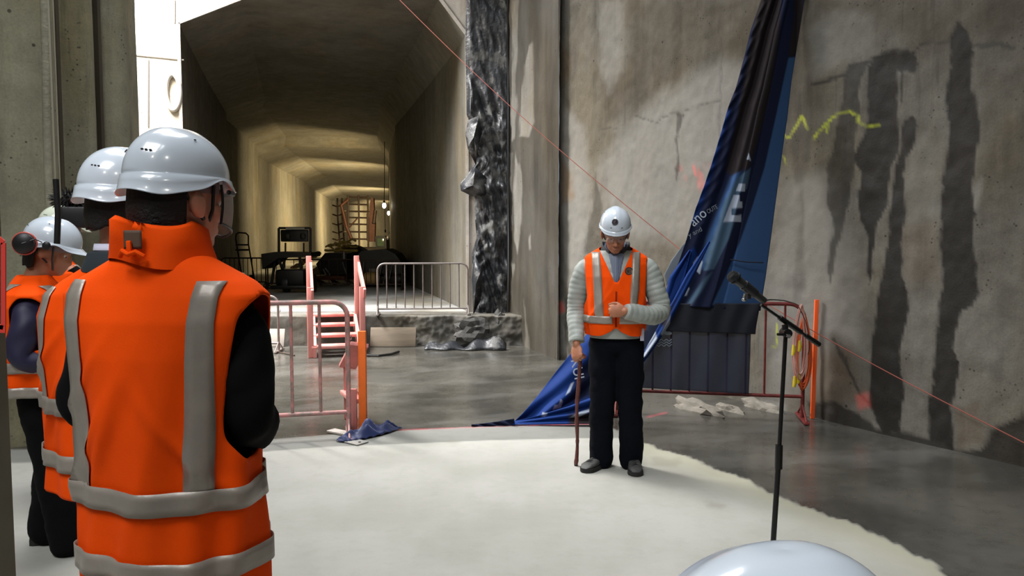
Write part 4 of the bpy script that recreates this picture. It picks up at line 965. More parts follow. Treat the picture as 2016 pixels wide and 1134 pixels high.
# x>0 is the wearer's left = right in the picture
elL, wrL = V(.295, -.03, 1.12), V(.055, -.235, 1.125)
elR, wrR = V(-.275, .03, 1.13), V(-.262, -.10, .88)
b5, tips = body(p5, M_skin, (0, .01, 1.50), H5, R5, (.185, .01, 1.395), elL, wrL, (-.185, .01, 1.395), elR, wrR, (.01, .02, .90), (.105, -.02, .50), (.12, .03, .10), (-.08, -.02, .50), (-.08, .04, .10),
             [((wrL, (-1, -.12, .02), (0, -1, .12), (0, .1, 1)), dict(curls=(1.25, 1.3, 1.3, 1.3), thumb=(.55, .35), k=1.04)),
              ((wrR, (.06, -.45, -1), (-.5, -.9, .35), (-1, .35, 0)), dict(curls=(1.0, 1.1, 1.1, 1.15), thumb=(.6, .5), k=1.04))], .0042, hk=1.07)
eyes(b5, H5, R5, 1.04)
trousers(b5, M_navy, (.01, .02, .90), (.106, -.030, .48), (.120, .03, .06), (-.086, -.030, .48), (-.088, .04, .06), 1.08, top=1.02, rk=(.096, .080, .075, .078))
shoe(b5, (.135, .03, 0), (.05, -1, 0), M_shoe, .29); shoe(b5, (-.085, .04, 0), (-.65, -.8, 0), M_shoe, .29)
VP5 = [(.895, .200, .148, .0, .86), (.95, .208, .158, -.004, .86), (1.05, .216, .168, -.008, .84), (1.16, .218, .166, -.006, .84), (1.28, .226, .158, .0, .84), (1.36, .232, .142, .008, .86), (1.405, .222, .122, .012, .9), (1.445, .155, .098, .014, .95), (1.475, .10, .082, .014, 1.)]
rj = []
VP5 = [(.945+(p_[0]-.895)*1.036,)+p_[1:] for p_ in VP5]
for zi in np.arange(.925, 1.525, .007):
    a = interp(zi, [p[0] for p in VP5], [p[1] for p in VP5])-.022; b = interp(zi, [p[0] for p in VP5], [p[2] for p in VP5])-.020; yc = interp(zi, [p[0] for p in VP5], [p[3] for p in VP5]); q = .965+.035*math.sin(math.pi*((zi/.055) % 1))**.5
    rj.append([V(a*q*sp(math.cos(t), .86), b*q*sp(math.sin(t), .86)+yc, zi) for t in [2*math.pi*i/64 for i in range(64)]])
mb = MB(); mb.rings(rj); mb.build('puffer_jacket', M_puff, b5, auto=False)
sleeve(b5, [(.12, .012, 1.425), (.215, .012, 1.39), (.270, -.005, 1.25), (.300, -.028, 1.120), (.240, -.115, 1.088), (.155, -.185, 1.105), (.062, -.235, 1.125)], [.062, .074, .074, .070, .066, .060, .050], M_puff, 'sleeve', quilt=.036, wr=.002, seed=1)
sleeve(b5, [(-.12, .012, 1.425), (-.215, .012, 1.38), (-.252, .02, 1.25), (-.268, .025, 1.12), (-.268, -.02, 1.02), (-.262, -.088, .90)], [.062, .068, .068, .064, .060, .053], M_puff, 'sleeve', quilt=.034, wr=.002, seed=2)
v5, surf5, tho5 = vest(b5, VP5, arm=(1.14, 1.49, .50), front='open', bands=(1.058,), seed=2., fold=.7, z_v=1.285, vx=.10, cutaway=.06)
# zip, badge, shirt, collar
mb = MB()
for s in (-1, 1): mb.tube([surf5(-math.pi/2+s*.007, z, .003) for z in np.linspace(1.01, 1.25, 30)], .0022, 6)
mb.build('zip', mat('dark_red_zip', S((120, 22, 16)), .5), v5)
mb = MB(); pb = surf5(tho5(.082, 1.385, False), 1.385, .006); nb_ = V(.32, -1, .05).normalized(); xq = nb_.orthogonal().normalized(); Q = Matrix((xq, nb_.cross(xq), nb_)).transposed()
mb.lathe([(0, .003), (.027, .003), (.027, -.006)], pb, 28, Q); bd = mb.build('badge', mat('badge_charcoal', S((66, 52, 46)), .5), v5)
mb = MB(); mb.tube(arc(pb+nb_*.004, .0190, 0, 2*math.pi, 26, xq, nb_.cross(xq)), .0012, 5, False); mb.tube(arc(pb+nb_*.004, .013, .3, 5.0, 16, xq, nb_.cross(xq)), .0014, 5, False); mb.tube(arc(pb+nb_*.004, .006, .3, 4.0, 10, xq, nb_.cross(xq)), .0014, 5, False); mb.build('badge_lines', mat('badge_line', S((150, 118, 96)), .5), bd)
mb = MB(); pc = surf5(tho5(.175, .975, False), .975, .004); mb.box(pc+V(0, -.002, -.02), (.026, .006, .085), bev=.002); mb.build('white_tag', M_white, v5)
def collar5(rows, m, name, gap, n_=40):
    rr = []
    for (z, a, b, yc, dz) in [(r_[0]+.05,)+r_[1:] for r_ in rows]: rr.append([V(a*math.cos(t), b*math.sin(t)+yc, z-dz*max(0, -math.sin(t))) for t in [lerp(-math.pi/2+gap, 3*math.pi/2-gap, j/n_) for j in range(n_+1)]])
    m_ = MB(); m_.add([p for r in rr for p in r], grid_faces(n_+1, len(rr))); o = m_.build(name, m, b5, auto=False); q = o.modifiers.new('s', 'SOLIDIFY'); q.thickness = .004; q.offset = 0
collar5([(1.42, .125, .11, .01, .10), (1.46, .105, .10, .012, .09), (1.505, .094, .098, .014, .07), (1.53, .092, .100, .016, .07)], M_collar, 'jacket_collar', .42)
collar5([(1.42, .085, .13, .0, .16), (1.47, .072, .10, .0, .09), (1.515, .066, .088, .004, .07), (1.53, .068, .090, .006, .07), (1.47, .088, .120, .002, .11)], M_shirt, 'shirt_collar', .10)
mb = MB(); vs = []
for i in range(14):
    for j in range(9):
        z = lerp(1.27, 1.50, i/13); wv = .008+max(0, (z-1.29))*.20; x = lerp(-wv, wv, j/8); y = -interp(z, [1.22, 1.34, 1.42, 1.465, 1.50], [.158, .150, .128, .115, .10])-.006+abs(x)*.25; vs.append((x, y, z))
mb.add(vs, grid_faces(9, 14)); mb.build('shirt', M_shirt, b5, auto=False)
hair(b5, H5, R5, 1.06, -.05)
sh5 = helmet(b5, H5+R5 @ V(0, .004, .034), R5, logo=True, k=.955, peak=.010, vents='front')
# safety glasses
mb = MB(); T5 = lambda x, y, z: H5+R5 @ V(x*1.04, y*1.04, z*1.04)
vs = [T5(.058*math.sin(a)*1.25, -.052-.052*math.cos(a), lerp(-.020, .020, j/4)) for j in range(5) for a in [lerp(-1.15, 1.15, i/16) for i in range(17)]]
mb.add(vs, grid_faces(17, 5)); gl = mb.build('safety_glasses', M_lens, b5, auto=False)
mb = MB(); mb.tube([T5(.058*math.sin(a)*1.25, -.053-.052*math.cos(a), .021) for a in [lerp(-1.15, 1.15, i/16) for i in range(17)]], .0018, 6)
for s in (-1, 1): mb.tube([T5(s*.066, -.075, .018), T5(s*.083, .0, .012)], .002, 6)
mb.build('glasses_frame', M_greyp, gl)
# ------------------------------------------------------------------ the seated person close to the camera, lower right
D6 = .74; X6 = (1556-CX)/F*D6
p6 = thing('person', 'person close to the camera, only the top of the helmet showing at the bottom edge', 'person', (X6, D6, 0), math.pi-.15)
p6s = 1.225
H6 = V(0, -.01, 1.088); R6 = rot(-1.05, .05)
b6, _ = body(p6, M_skin, (0, .02, .95), H6, R6, (.17, .01, .87), (.22, -.05, .62), (.12, -.28, .52), (-.17, .01, .87), (-.22, -.05, .62), (-.12, -.28, .52), (0, 0, .44), (.10, -.42, .45), (.10, -.44, .10), (-.10, -.42, .45), (-.10, -.44, .10),
             [(((.12, -.28, .52), (-.4, -1, 0), (0, 0, 1), (-1, 0, 0)), dict()), (((-.12, -.28, .52), (.4, -1, 0), (0, 0, 1), (1, 0, 0)), dict())], .012)
mb = MB()
for s in (-1, 1): capsule_chain(mb, [(s*.085, 0, .44), (s*.10, -.22, .45), (s*.10, -.42, .45), (s*.10, -.43, .28), (s*.10, -.44, .09)], [.105, .095, .074, .066, .066], 16)
mb.ell((0, .01, .45), (.175, .13, .10)); remesh(mb, 'trousers', M_blk, b6, .014, 5)
for s in (-1, 1): shoe(b6, (s*.10, -.44, 0), (0, -1, 0), M_boot, .30, True, 'boot')
VP6 = [(max(z-.56, .44), a*.9, b*.9, y, e) for z, a, b, y, e in VP2][2:]; VP6[0] = (.46,)+VP6[0][1:]
mb = MB(); mb.rings([[V((a-.03)*sp(math.cos(t), e), (b-.022)*sp(math.sin(t), e)+yc, z-.004*(z > .8)) for t in [2*math.pi*i/40 for i in range(40)]] for z, a, b, yc, e in VP6]); mb.build('jacket', M_blk, b6, auto=False)
for s in (-1, 1): sleeve(b6, [(s*.15, .015, .88), (s*.205, .0, .78), (s*.235, -.04, .66), (s*.22, -.12, .58), (s*.13, -.27, .53)], [.06, .066, .060, .052, .042], M_blk, 'sleeve', seed=s)
vest(b6, VP6, arm=(.60, .86, .5), bands=(.56,), seed=9.)
hair(b6, H6, R6, 1.02, -.07)
helmet(b6, H6+R6 @ V(0, 0, .024), R6, k=1.16, vents='back')
st = thing('stool', 'low black folding stool under the seated person at the lower right, out of sight', 'stool', (X6, D6, 0), math.pi-.15)
mb = MB(); mb.box((0, 0, .305), (.34, .30, .03), bev=.01); mb.build('seat', M_blackp, st)
for sx in (-1, 1):
    for sy in (-1, 1): mb = MB(); mb.bar((sx*.15, sy*.12, 0), (sx*.12, sy*.10, .29), .022, .022); mb.build('leg', M_steel_d, st)
# ------------------------------------------------------------------ walking stick, held
def w5(p):
    return Matrix.Rotation(-.10, 4, 'Z') @ Vector(p)+Vector((X5, D5, 0))
bpy.context.view_layer.update()
top = w5(wrR+V(.018, -.006, -.080)); ft = G(1134, 917)
cn = thing('walking_stick', 'knobbly red-brown walking stick held by the man in the grey puffer jacket', 'walking stick', ft)
M_stick = mat('red_brown_wood', S((98, 44, 38)), .45, var=.45, vscale=22, bumps=.4, bscale=50)
d_ = top-ft; pts = []; rs = []
for i in range(60):
    t = i/59; r = .0115+.0028*t+.0035*max(0, math.sin(t*34))**8+.0016*math.sin(t*21); pts.append(d_*t+V(.005*math.sin(t*9), 0, 0)); rs.append(r)
pts[0] = V(0, 0, .004)
mb = MB(); mb.tube(pts, rs, 12); mb.build('shaft', M_stick, cn)
mb = MB(); hp = d_; xx = V(-.95, .25, 0).normalized()
mb.tube([hp-xx*.045+V(0, 0, -.008), hp-xx*.025+V(0, 0, .006), hp+V(0, 0, .010), hp+xx*.03+V(0, 0, .006), hp+xx*.048+V(0, 0, -.006)], [.012, .017, .019, .017, .011], 14); mb.ell(hp+V(0, 0, -.02), (.018, .018, .035)); mb.build('handle', M_stick, cn)
mb = MB(); mb.lathe([(0, 0), (.013, 0), (.0145, .03), (.012, .045)], (0, 0, 0), 14); mb.build('rubber_tip', M_blackp, cn)
# ================================================================== OBJECTS IN FRONT
M_galv = mat('galvanised_pipe', S((142, 134, 130)), .42, .6, var=.2, vscale=12)
M_pinkp = mat('pink_worn_paint', S((196, 134, 130)), .5, .1, col2=S((128, 116, 108)), vscale=14)
M_redp = mat('dark_red_paint', S((122, 46, 42)), .45, .1, var=.4, vscale=16)
M_darkp = mat('dark_rusty_pipe', S((66, 50, 40)), .6, .4, var=.4, vscale=10)
M_pinkw = mat('salmon_painted_timber', S((208, 134, 126)), .65, var=.14, vscale=9, stretch=(1, 1, .3), bumps=.15)
M_orgw = mat('orange_painted_timber', S((240, 112, 30)), .6, var=.12, vscale=9)
def barrier(label, a, b, h, m, n, r=.017, rb=.008, lift=.13, feet=True, rad=.11, group=None, foot_m=None, hookside=True, bars=None):
    """crowd barrier from foot a to foot b"""
    a = Vector(a); b = Vector(b); L = (b-a).length; ang = math.atan2((b-a).y, (b-a).x)
    t = thing('crowd_barrier', label, 'barrier', a, ang, group)
    mb = MB(); pts = [V(0, 0, .02 if feet else lift), V(0, 0, h-rad)]+arc((rad, 0, h-rad), rad, math.pi, math.pi/2, 6, (1, 0, 0), (0, 0, 1))[1:]+[V(L/2, 0, h)]+arc((L-rad, 0, h-rad), rad, math.pi/2, 0, 6, (1, 0, 0), (0, 0, 1))+[V(L, 0, .02 if feet else lift)]
    mb.tube(pts, r, 10); mb.tube([V(0, 0, lift), V(L, 0, lift)], r*.9, 10); mb.build('frame', m, t)
    for i in range(n):
        x = L*(i+1)/(n+1); q = MB(); q.tube([V(x, 0, lift), V(x, 0, h)], rb, 8); q.build('upright_bar', m, t)
    if feet:
        for x in (0, L): q = MB(); q.bar((x, -.22, .012), (x, .22, .012), .045, .02, bev=.004); q.tube([V(x, -.2, .02), V(x, 0, .14), V(x, .2, .02)], .009, 8); q.build('foot', foot_m or m, t)
    if hookside: q = MB(); q.tube([V(L, 0, h*.72), V(L+.03, 0, h*.72), V(L+.03, 0, h*.72+.03)], .006, 6); q.build('hook', m, t)
    return t
# near barrier: right foot by the orange post
fr = G(687, 856); fl_ = G(280, 880)
fl_ = fr+(fl_-fr).normalized()*2.2
barrier('near crowd barrier of worn pink and grey pipe before the pink stairs', fl_, fr, P(687, 594, fr.y).z, M_pinkp, 9, .020, .013, .19, rad=.12)
q = G(549, 692); barrier('bare grey crowd barrier standing before the platform step left of the pink stairs', q+V(-1.6, -.05, 0), q, P(549, 583, q.y).z, M_galv, 8, .017, .008, .12)
def PG(u, v): return G(u, v, PLZ)
a = PG(744, 620); b = PG(921, 616); b = V(b.x, a.y+.15, PLZ)
barrier('crowd barrier on the tunnel platform beside the black plastic sheeting', a, P(921, 500, b.y).to_2d().to_3d()+V(0, 0, PLZ), P(830, 519, a.y).z-PLZ, M_galv, 9, .014, .009, .09, feet=True, group=None)
# dark barriers inside the tunnel
for i, (u0, u1, vb, vt, Y, lab) in enumerate(((436, 524, 575, 508, 18.2, 'dark barrier inside the tunnel beside the left wall'), (528, 700, 580, 511, 17.6, 'dark barrier inside the tunnel behind the pink stair rails'), (704, 792, 582, 513, 17.2, 'dark barrier inside the tunnel in front of the black drum machine'))):
    a = P(u0, vb, Y); b = P(u1, vb, Y); a.z = b.z = PLZ
    barrier(lab, a, b, P(u0, vt, Y).z-PLZ, M_darkp, 9, .017, .009, .12)
# banner barrier
bl_, br_ = G(1235, 812), G(1579, 826); bl_ = bl_+V(-.1, .02, 0)
barrier('dark red crowd barrier behind the blue banner, cables hanging on its right end', bl_, br_, P(1560, 599, br_.y).z, M_redp, 9, .017, .010, .205, rad=.13)
# ---- pink stairs up to the platform
q0 = G(617, 704); q1 = G(716, 704); sw = (q1-q0).length
ty = MX-.84; stp = thing('timber_steps', 'salmon pink timber steps with two handrails leading up onto the tunnel platform', 'steps', (q0.x, q0.y, 0), .27)
run = (ty-q0.y)/3.0
for i in range(4):
    z = PLZ*(i+1)/4+.04; y = run*i
    mb = MB(); mb.box((sw/2-.05, y+.10, z-.02), (sw-.06, .26, .04), bev=.006); mb.build('tread', M_pinkw, stp)
for x in (0., sw-.08):
    mb = MB(); mb.prism([(x, -.04, 0), (x, .12, 0), (x, run*3+.22, PLZ-.10), (x, run*3+.22, PLZ+.03), (x, run*3, PLZ+.03), (x, -.04, .14)], 0, 0, (.045, 0, 0)); mb.build('stringer', M_pinkw, stp, smooth=False)
for s, x in enumerate((-.03, sw-.02)):
    hN = P(0, 540 if s else 562, q0.y).z; hF = P(0, 503, q0.y+run*3).z
    mb = MB(); mb.bar((x, 0, 0 if not s else 0), (x, 0, P(0, 566, q0.y).z), .075, .045, bev=.004); mb.build('front_post', M_pinkw, stp)
    mb = MB(); mb.bar((x, run*3+.05, 0), (x, run*3+.05, P(0, 504, q0.y+run*3).z), .075, .045, bev=.004); mb.build('back_post', M_pinkw, stp)
    mb = MB(); mb.bar((x+.03, -.06, P(0, 580, q0.y).z), (x+.03, run*3+.12, P(0, 521, q0.y+run*3).z), .035, .13, bev=.004); mb.build('handrail', M_pinkw, stp)
# ---- timber handrail frame beside the near barrier
Yh = G(708, 846).y; hx = P(712, 600, Yh).x
hf = thing('timber_handrail', 'short timber stair handrail frame with a bright orange post beside the near barrier', 'handrail', (hx, Yh, 0), 0)
def hp_(u, v, dy=0.): p = P(u, v, Yh+dy); return p-V(hx, Yh, 0)
mb = MB(); zt_ = hp_(712, 652).z; mb.box((.0, 0, zt_/2), (.062, .05, zt_), bev=.003); mb.build('post', M_orgw, hf)['label'] = 'bright orange post'
bk_ = .42; bkp = hp_(683, 720, bk_)
mb = MB(); mb.bar(hp_(708, 678, -.01), hp_(684, 722, bk_), .035, .15, up=(1, 0, 0), bev=.003); mb.build('rail', M_pinkw, hf)
mb = MB(); mb.bar(V(-.03, .0, .24), V(bkp.x, bk_, .24), .035, .13, up=(1, 0, 0), bev=.003); mb.build('lower_rail', M_pinkw, hf)
mb = MB(); mb.bar(V(bkp.x, bk_, 0), V(bkp.x, bk_, bkp.z+.04), .05, .07, bev=.003); mb.build('back_post', M_pinkw, hf)
mb = MB(); mb.bar(V(-.085, -.01, 0), V(-.085, -.01, P(0, 765, Yh).z), .07, .035, bev=.003); mb.bar(V(-.14, .02, 0), V(-.06, .0, .34), .02, .05, bev=.002); mb.build('kick_board', M_pinkw, hf)
# ---- board, plate, stray cloth on the floor
p = G(672, 853); lt = thing('timber_offcut', 'thin grey timber offcut lying by the foot of the orange post', 'board', p, .0)
mb = MB(); mb.bar(V(-.10, .05, .012), V(.16, -.13, .012), .09, .018, bev=.003); mb.build('board', mat('grey_timber', S((176, 168, 160)), .7, var=.2), lt)
p = G(706, 873); lt = thing('metal_plate', 'flat metal plate with a bolt hole lying on the pale floor beside the blue rag', 'plate', p, .0)
mb = MB(); mb.bar(V(-.08, .06, .008), V(.04, -.03, .008), .12, .008, up=(0, 0, 1), bev=.002); mb.build('plate', mat('dull_steel', S((170, 170, 164)), .45, .5), lt); mb = MB(); mb.lathe([(0, .015), (.011, .015), (.011, .008)], (.01, -.01, 0), 12); mb.build('bolt', M_vent, lt)
M_blue = mat('royal_blue_cloth', S((12, 34, 86)), .6, var=.25, vscale=6, sheen=.2)
nu_, nv_ = 60, 22; vs = []
Lc = G(668, 868); Rc = G(786, 845)
for j in range(nv_):
    for i in range(nu_):
        t = i/(nu_-1); s_ = j/(nv_-1)*2-1; c_ = Lc.lerp(Rc, t); wd = .15*math.sin(math.pi*min(1, t*1.0+.06))**.7+.01; hgt = .085*math.sin(math.pi*t)**.8*(1+.4*math.sin(t*17))
        x = c_.x+.02*math.sin(s_*4+t*6); y = c_.y+s_*wd; z = .006+hgt*(1-s_*s_)*(.75+.35*math.sin(s_*9+t*14))+.012*abs(math.sin(t*31+s_*7))
        vs.append((x, y, max(.006, z)))
o = mobj('blue_rag', vs, grid_faces(nu_, nv_), M_blue); tag(o, 'crumpled dark blue cloth lying at the foot of the orange post', 'cloth'); m_ = o.modifiers.new('s', 'SOLIDIFY'); m_.thickness = .004
# ---- plywood sheets against the step
M_ply = mat('dusty_plywood', S((112, 100, 84)), .8, var=.25, vscale=5, stretch=(.4, 1, 3))
def leaning(label, u0, u1, vt, vb, m):
    a = G(u0, vb); a.y = MX-.72; b = a.copy(); b.x = P(u1, vb, a.y).x; zt__ = P(u0, vt, a.y).z
    t = MB(); t.bar(V(0, 0, 0)+V((b.x-a.x)/2, -.05, .0), V((b.x-a.x)/2, .03, zt__), b.x-a.x, .018, up=(0, 1, 0), bev=.002); o = t.build('plywood_sheet', m); o.location = a; tag(o, label, 'board')
leaning('brown plywood sheet leaning on the platform step right of the pink stairs', 728, 819, 645, 683, M_ply)
leaning('pale plywood sheet leaning on the platform step left of the pink stairs', 500, 561, 648, 690, mat('pale_plywood', S((150, 144, 136)), .8, var=.1))
# ---- reinforcing rod and loose hose on the wet floor
def floorline(name, label, cat, pts, r, m):
    mb = MB(); mb.tube([G(u, v)+V(0, 0, r) for u, v in pts], r, 8); tag(mb.build(name, m), label, cat)
floorline('steel_rod', 'thin steel rod lying on the wet floor left of the stairs', 'rod', [(545, 694), (565, 698), (580, 701)], .010, M_darkp)
floorline('rubber_hose', 'dark hose lying on the wet floor to the right of the stairs', 'hose', [(722, 702), (745, 703), (770, 700), (785, 695)], .018, M_cable)
# ---- black plastic sheeting on the wall end
M_plast, nt, bs = _new('black_plastic_sheet')
bs.inputs['Base Color'].default_value = rgb(S((44, 46, 50))); bs.inputs['Roughness'].default_value = .45; bs.inputs['Specular IOR Level'].default_value = .5
n_ = noise_n(nt, 3.5, 6, .7); nt.links.new(mixc(nt, ramp(nt, n_.outputs[0], .50, .62), S((36, 38, 42)), S((84, 84, 82))), bs.inputs['Base Color']); nt.links.new(mixf(nt, ramp(nt, n_.outputs[0], .5, .62), .42, .75), bs.inputs['Roughness'])
b2_ = noise_n(nt, 16, 4, .6); bump(nt, bs, b2_.outputs[0], .5, .02)
ledge = [(0, 918), (60, 917), (120, 917), (180, 919), (227, 919), (236, 926), (258, 918), (290, 921), (318, 937), (340, 922), (362, 906), (378, 915), (384, 934), (420, 934), (468, 938), (500, 928), (530, 930), (600, 934), (640, 935), (672, 950)]
lv = [p[0] for p in ledge]; lu = [p[1] for p in ledge]
nv_, nu_ = 220, 60; vs = []
zz_ = np.linspace(.06, 8.3, nv_); IU, IZ = np.meshgrid(np.linspace(0, 1, nu_), zz_)
vpx = CY-F*np.array([(z-CAMH)/(MX-.1)*1 for z in zz_])  # rough rows, refined below
XL = []
for z in zz_:
    _, vv_ = proj(np.array([[0, MX-.1, z]])); XL.append(P(float(np.interp(vv_[0], lv, lu)), 400, MX-.1).x)
XL = np.array(XL)[:, None]; XRr = c0.x-.01
XX_ = XL+(XRr-XL)*IU
a_ = fbm(XX_*3.2+IZ*1.1, IZ*.9, 1., 4); b__ = fbm(XX_*9, IZ*4.5+XX_*3, 7., 4); cz = fbm(XX_*2, IZ*7+np.sin(XX_*7), 12., 4)
low = sstep(4.2, 2.8, IZ)
dep = .03+.22*np.abs(a_-.5)*2*(.5+low)+.035*(1-np.abs(b__-.5)*4).clip(0, 1)*(.35+low)+.08*low*np.abs(cz-.5)*2
dep *= sstep(0, .12, IU)*.7+.3
pos = np.stack([XX_.ravel(), (MX-.03-dep).ravel(), IZ.ravel()], 1)
o = mobj('plastic_sheeting', pos, grid_faces(nu_, nv_), M_plast); tag(o, 'crumpled black plastic sheeting hanging down the wall end beside the tunnel mouth', 'plastic sheet')
m_ = o.modifiers.new('s', 'SOLIDIFY'); m_.thickness = .004
# flapping corner lumps as parts of the sheet
def flap(pts, name='flap'):
    q = [P(u, v, MX-.22) for u, v in pts]; cc = sum(q, V(0, 0, 0))/len(q); mb = MB(); n_ = len(q); vs = [cc+V(0, -.06, 0)]+[p+V(0, (-.03 if i % 2 else .04), 0) for i, p in enumerate(q)]+[p.lerp(cc, .5)+V(0, -.09 if i % 2 else .0, 0) for i, p in enumerate(q)]
    fs = []
    for i in range(n_):
        j = (i+1) % n_; fs += [(0, 1+n_+i, 1+n_+j), (1+n_+i, 1+i, 1+j, 1+n_+j)]
    mb.add(vs, fs); f_ = mb.build(name, M_plast, o); q_ = f_.modifiers.new('s', 'SOLIDIFY'); q_.thickness = .006
flap([(922, 236), (944, 228), (948, 262), (940, 300), (937, 325), (921, 292), (916, 262)]); flap([(906, 364), (936, 330), (958, 350), (955, 384), (930, 386), (908, 376)]); flap([(934, 500), (948, 530), (946, 590), (932, 620), (929, 550)])
# ---- mound of broken concrete and torn sheet at the foot
def rock(c, r, seed, m, name='rubble', lab=None):
    bm = bmesh.new(); bmesh.ops.create_icosphere(bm, subdivisions=3, radius=1)
    for v in bm.verts:
        n_ = mnoise.noise(v.co*1.6+V(seed, 0, 0))*.5+mnoise.noise(v.co*3.2+V(0, seed, 0))*.30; v.co = V(v.co.x*r[0], v.co.y*r[1], v.co.z*r[2])*(1+n_)
    bm.verts.index_update(); mb = MB(); mb.add([v.co for v in bm.verts], [[v.index for v in f.verts] for f in bm.faces]); bm.free(); zmin = min(v.z for v in mb.v); o_ = mb.build(name, m, None, smooth=False); o_.location = (c[0], c[1], -zmin-.02 if c[2] is None else c[2]); return o_
M_rub = mat('broken_concrete', S((64, 63, 60)), .8, var=.5, vscale=6, bumps=.6, bscale=20)
M_rubl = mat('pale_broken_render', S((132, 127, 116)), .8, var=.35, vscale=7, bumps=.5, bscale=20)
tag(rock((P(930, 640, 11.2).x, 11.16, None), (.30, .16, .20), 3, M_rub), 'dark mound of broken concrete below the black plastic sheeting', 'rubble')
tag(rock((P(984, 640, 11.5).x, 11.52, None), (.11, .12, .26), 9, M_rub), 'dark lump of concrete in the corner under the black plastic sheeting', 'rubble')
mb = MB(); vs = []
for j in range(6):
    for i in range(26):
        t = i/25; p = P(lerp(832, 996, t), 0, 10.98); top = .03+.11*abs(math.sin(t*5.2+.6))*(.4+t)+.03*math.sin(t*23); vs.append((p.x, 10.98-.13*(j/5)+.03*math.sin(t*19), max(.004, top*(1-(j/5))**.8+.004)))
mb.add(vs, grid_faces(26, 6)); o = mb.build('torn_membrane', M_plast); q = o.modifiers.new('s', 'SOLIDIFY'); q.thickness = .01; tag(o, 'torn black membrane lying along the floor at the foot of the step', 'plastic sheet')
# debris at the foot of the side wall
dl = [(1372, 806, .16, M_rubl, 'pale slab of fallen render under the banner barrier at its left'), (1440, 806, .10, M_rubl, 'pale broken block under the middle of the banner barrier'), (1502, 803, .13, M_rubl, 'pale broken block behind the microphone stand at the wall foot'), (1474, 792, .05, M_rub, 'dark stone between pale blocks under the banner barrier'), (1634, 800, .03, M_rub, 'small dark stone at the wall foot right of the barrier')]
for i, (u, v, r, m, lab) in enumerate(dl):
    g = G(u, v); g = g+WN*.04; o = rock((g.x, g.y, -.03), (r*1.9, r*.45, r*.75), i*3.3, m); o.rotation_euler.z = math.atan2(WD.y, WD.x); tag(o, lab, 'rubble')
# ---- string lines across the site
M_string = mat('orange_red_string', S((140, 66, 52)), .7)
p0 = P(775, -12, 10.5); p1_ = P(1340, 492, 8.0); p2_ = W(2040, 884, .06)
mb = MB(); pts = [p0.lerp(p1_, t/20)+V(0, 0, -.10*math.sin(math.pi*t/20)) for t in range(21)]+[p1_.lerp(p2_, t/16)+V(0, 0, -.06*math.sin(math.pi*t/16)) for t in range(1, 17)]
mb.tube(pts, .0042, 6); tag(mb.build('string_line', M_string), 'thin orange-red string stretched diagonally across the scene behind the banner', 'string')
# ---- microphone stand
gY = 3.42; gb = G(1521, 1060); 
base = P(1521, 1075, gY); base = V(P(1519, 1134, gY).x, gY, 0)
M_stand = mat('black_powdercoat', S((22, 22, 22)), .35, .3); M_chrome = mat('chrome', S((180, 180, 180)), .2, 1)
ms = thing('microphone_stand', 'black boom microphone stand in front of the banner', 'microphone stand', base)
clutch = P(1547, 655, gY)-base
mb = MB(); mid = clutch*.52; mb.tube([V(0, 0, .10), mid], .0125, 12); mb.build('lower_tube', M_stand, ms)
mb = MB(); mb.tube([mid-V(0, 0, .06), mid+V(0, 0, .05)], .017, 14); mb.build('height_collar', M_stand, ms)
mb = MB(); mb.tube([mid, clutch], .0095, 12); mb.build('upper_tube', M_stand, ms)
for k in range(3):
    a = k*2.094+.5; mb = MB(); mb.tube([V(0, 0, .12), V(.32*math.cos(a), .32*math.sin(a), .012)], .009, 8); lg = mb.build('leg', M_stand, ms); mb = MB(); mb.tube([V(.29*math.cos(a), .29*math.sin(a), .022), V(.335*math.cos(a), .335*math.sin(a), .010)], .013, 10); mb.build('rubber_foot', M_blackp, lg)
bA = P(1498, 600, gY-.05)-base; bB = P(1606, 674, gY+.10)-base; bm_ = (bB-bA).normalized()
mb = MB(); mb.tube([bA, bB], .0065, 10); bo = mb.build('boom_arm', M_stand, ms)
mb = MB(); mb.tube([bA.lerp(bB, .33), bA.lerp(bB, .72)], .0125, 12); mb.tube([bA.lerp(bB, .80), bA.lerp(bB, 1.06)], [.011, .013], 12); mb.build('counterweight', M_stand, bo)
mb = MB(); mb.tube([clutch+V(0, -.03, 0), clutch+V(0, .03, 0)], .020, 14); mb.tube([clutch+V(0, 0, -.01), clutch+V(-.005, 0, .035)], .014, 12); mb.box(clutch+V(-.03, -.02, -.005), (.035, .012, .012), bev=.003); mb.build('boom_clutch', M_stand, ms)
mb = MB(); mb.tube([clutch+V(-.005, -.04, -.008), clutch+V(-.005, -.055, -.010)], .009, 10); mb.build('clutch_screw', M_chrome, ms)
mA = P(1437, 540, gY-.10); mB_ = P(1505, 593, gY-.05); md = (mB_-mA).normalized()
mc = thing('microphone', 'black handheld microphone clipped on the end of the boom stand', 'microphone', mA)
mb = MB(); mb.tube([md*.0, md*.004, md*.016, md*.032, md*.042], [.010, .022, .027, .027, .022], 18); mb.build('grille', mat('mic_mesh', S((44, 46, 48)), .4, .7, bumps=1, bscale=400), mc)
mb = MB(); mb.tube([md*.030, md*.036], [.029, .029], 18); mb.build('grille_ring', M_stand, mc)
Lm = (mB_-mA).length; mb = MB(); mb.tube([md*.040, md*.065, md*.12, md*(Lm)], [.021, .020, .0185, .0155], 16); mb.build('handle', mat('mic_body', S((56, 58, 56)), .3, .5), mc)
mb = MB(); mb.tube([md*.085, md*.155], [.0235, .022], 14); mb.box(md*.12+V(-.002, 0, -.028), (.016, .014, .03), bev=.003); mb.build('clip', M_blackp, mc)
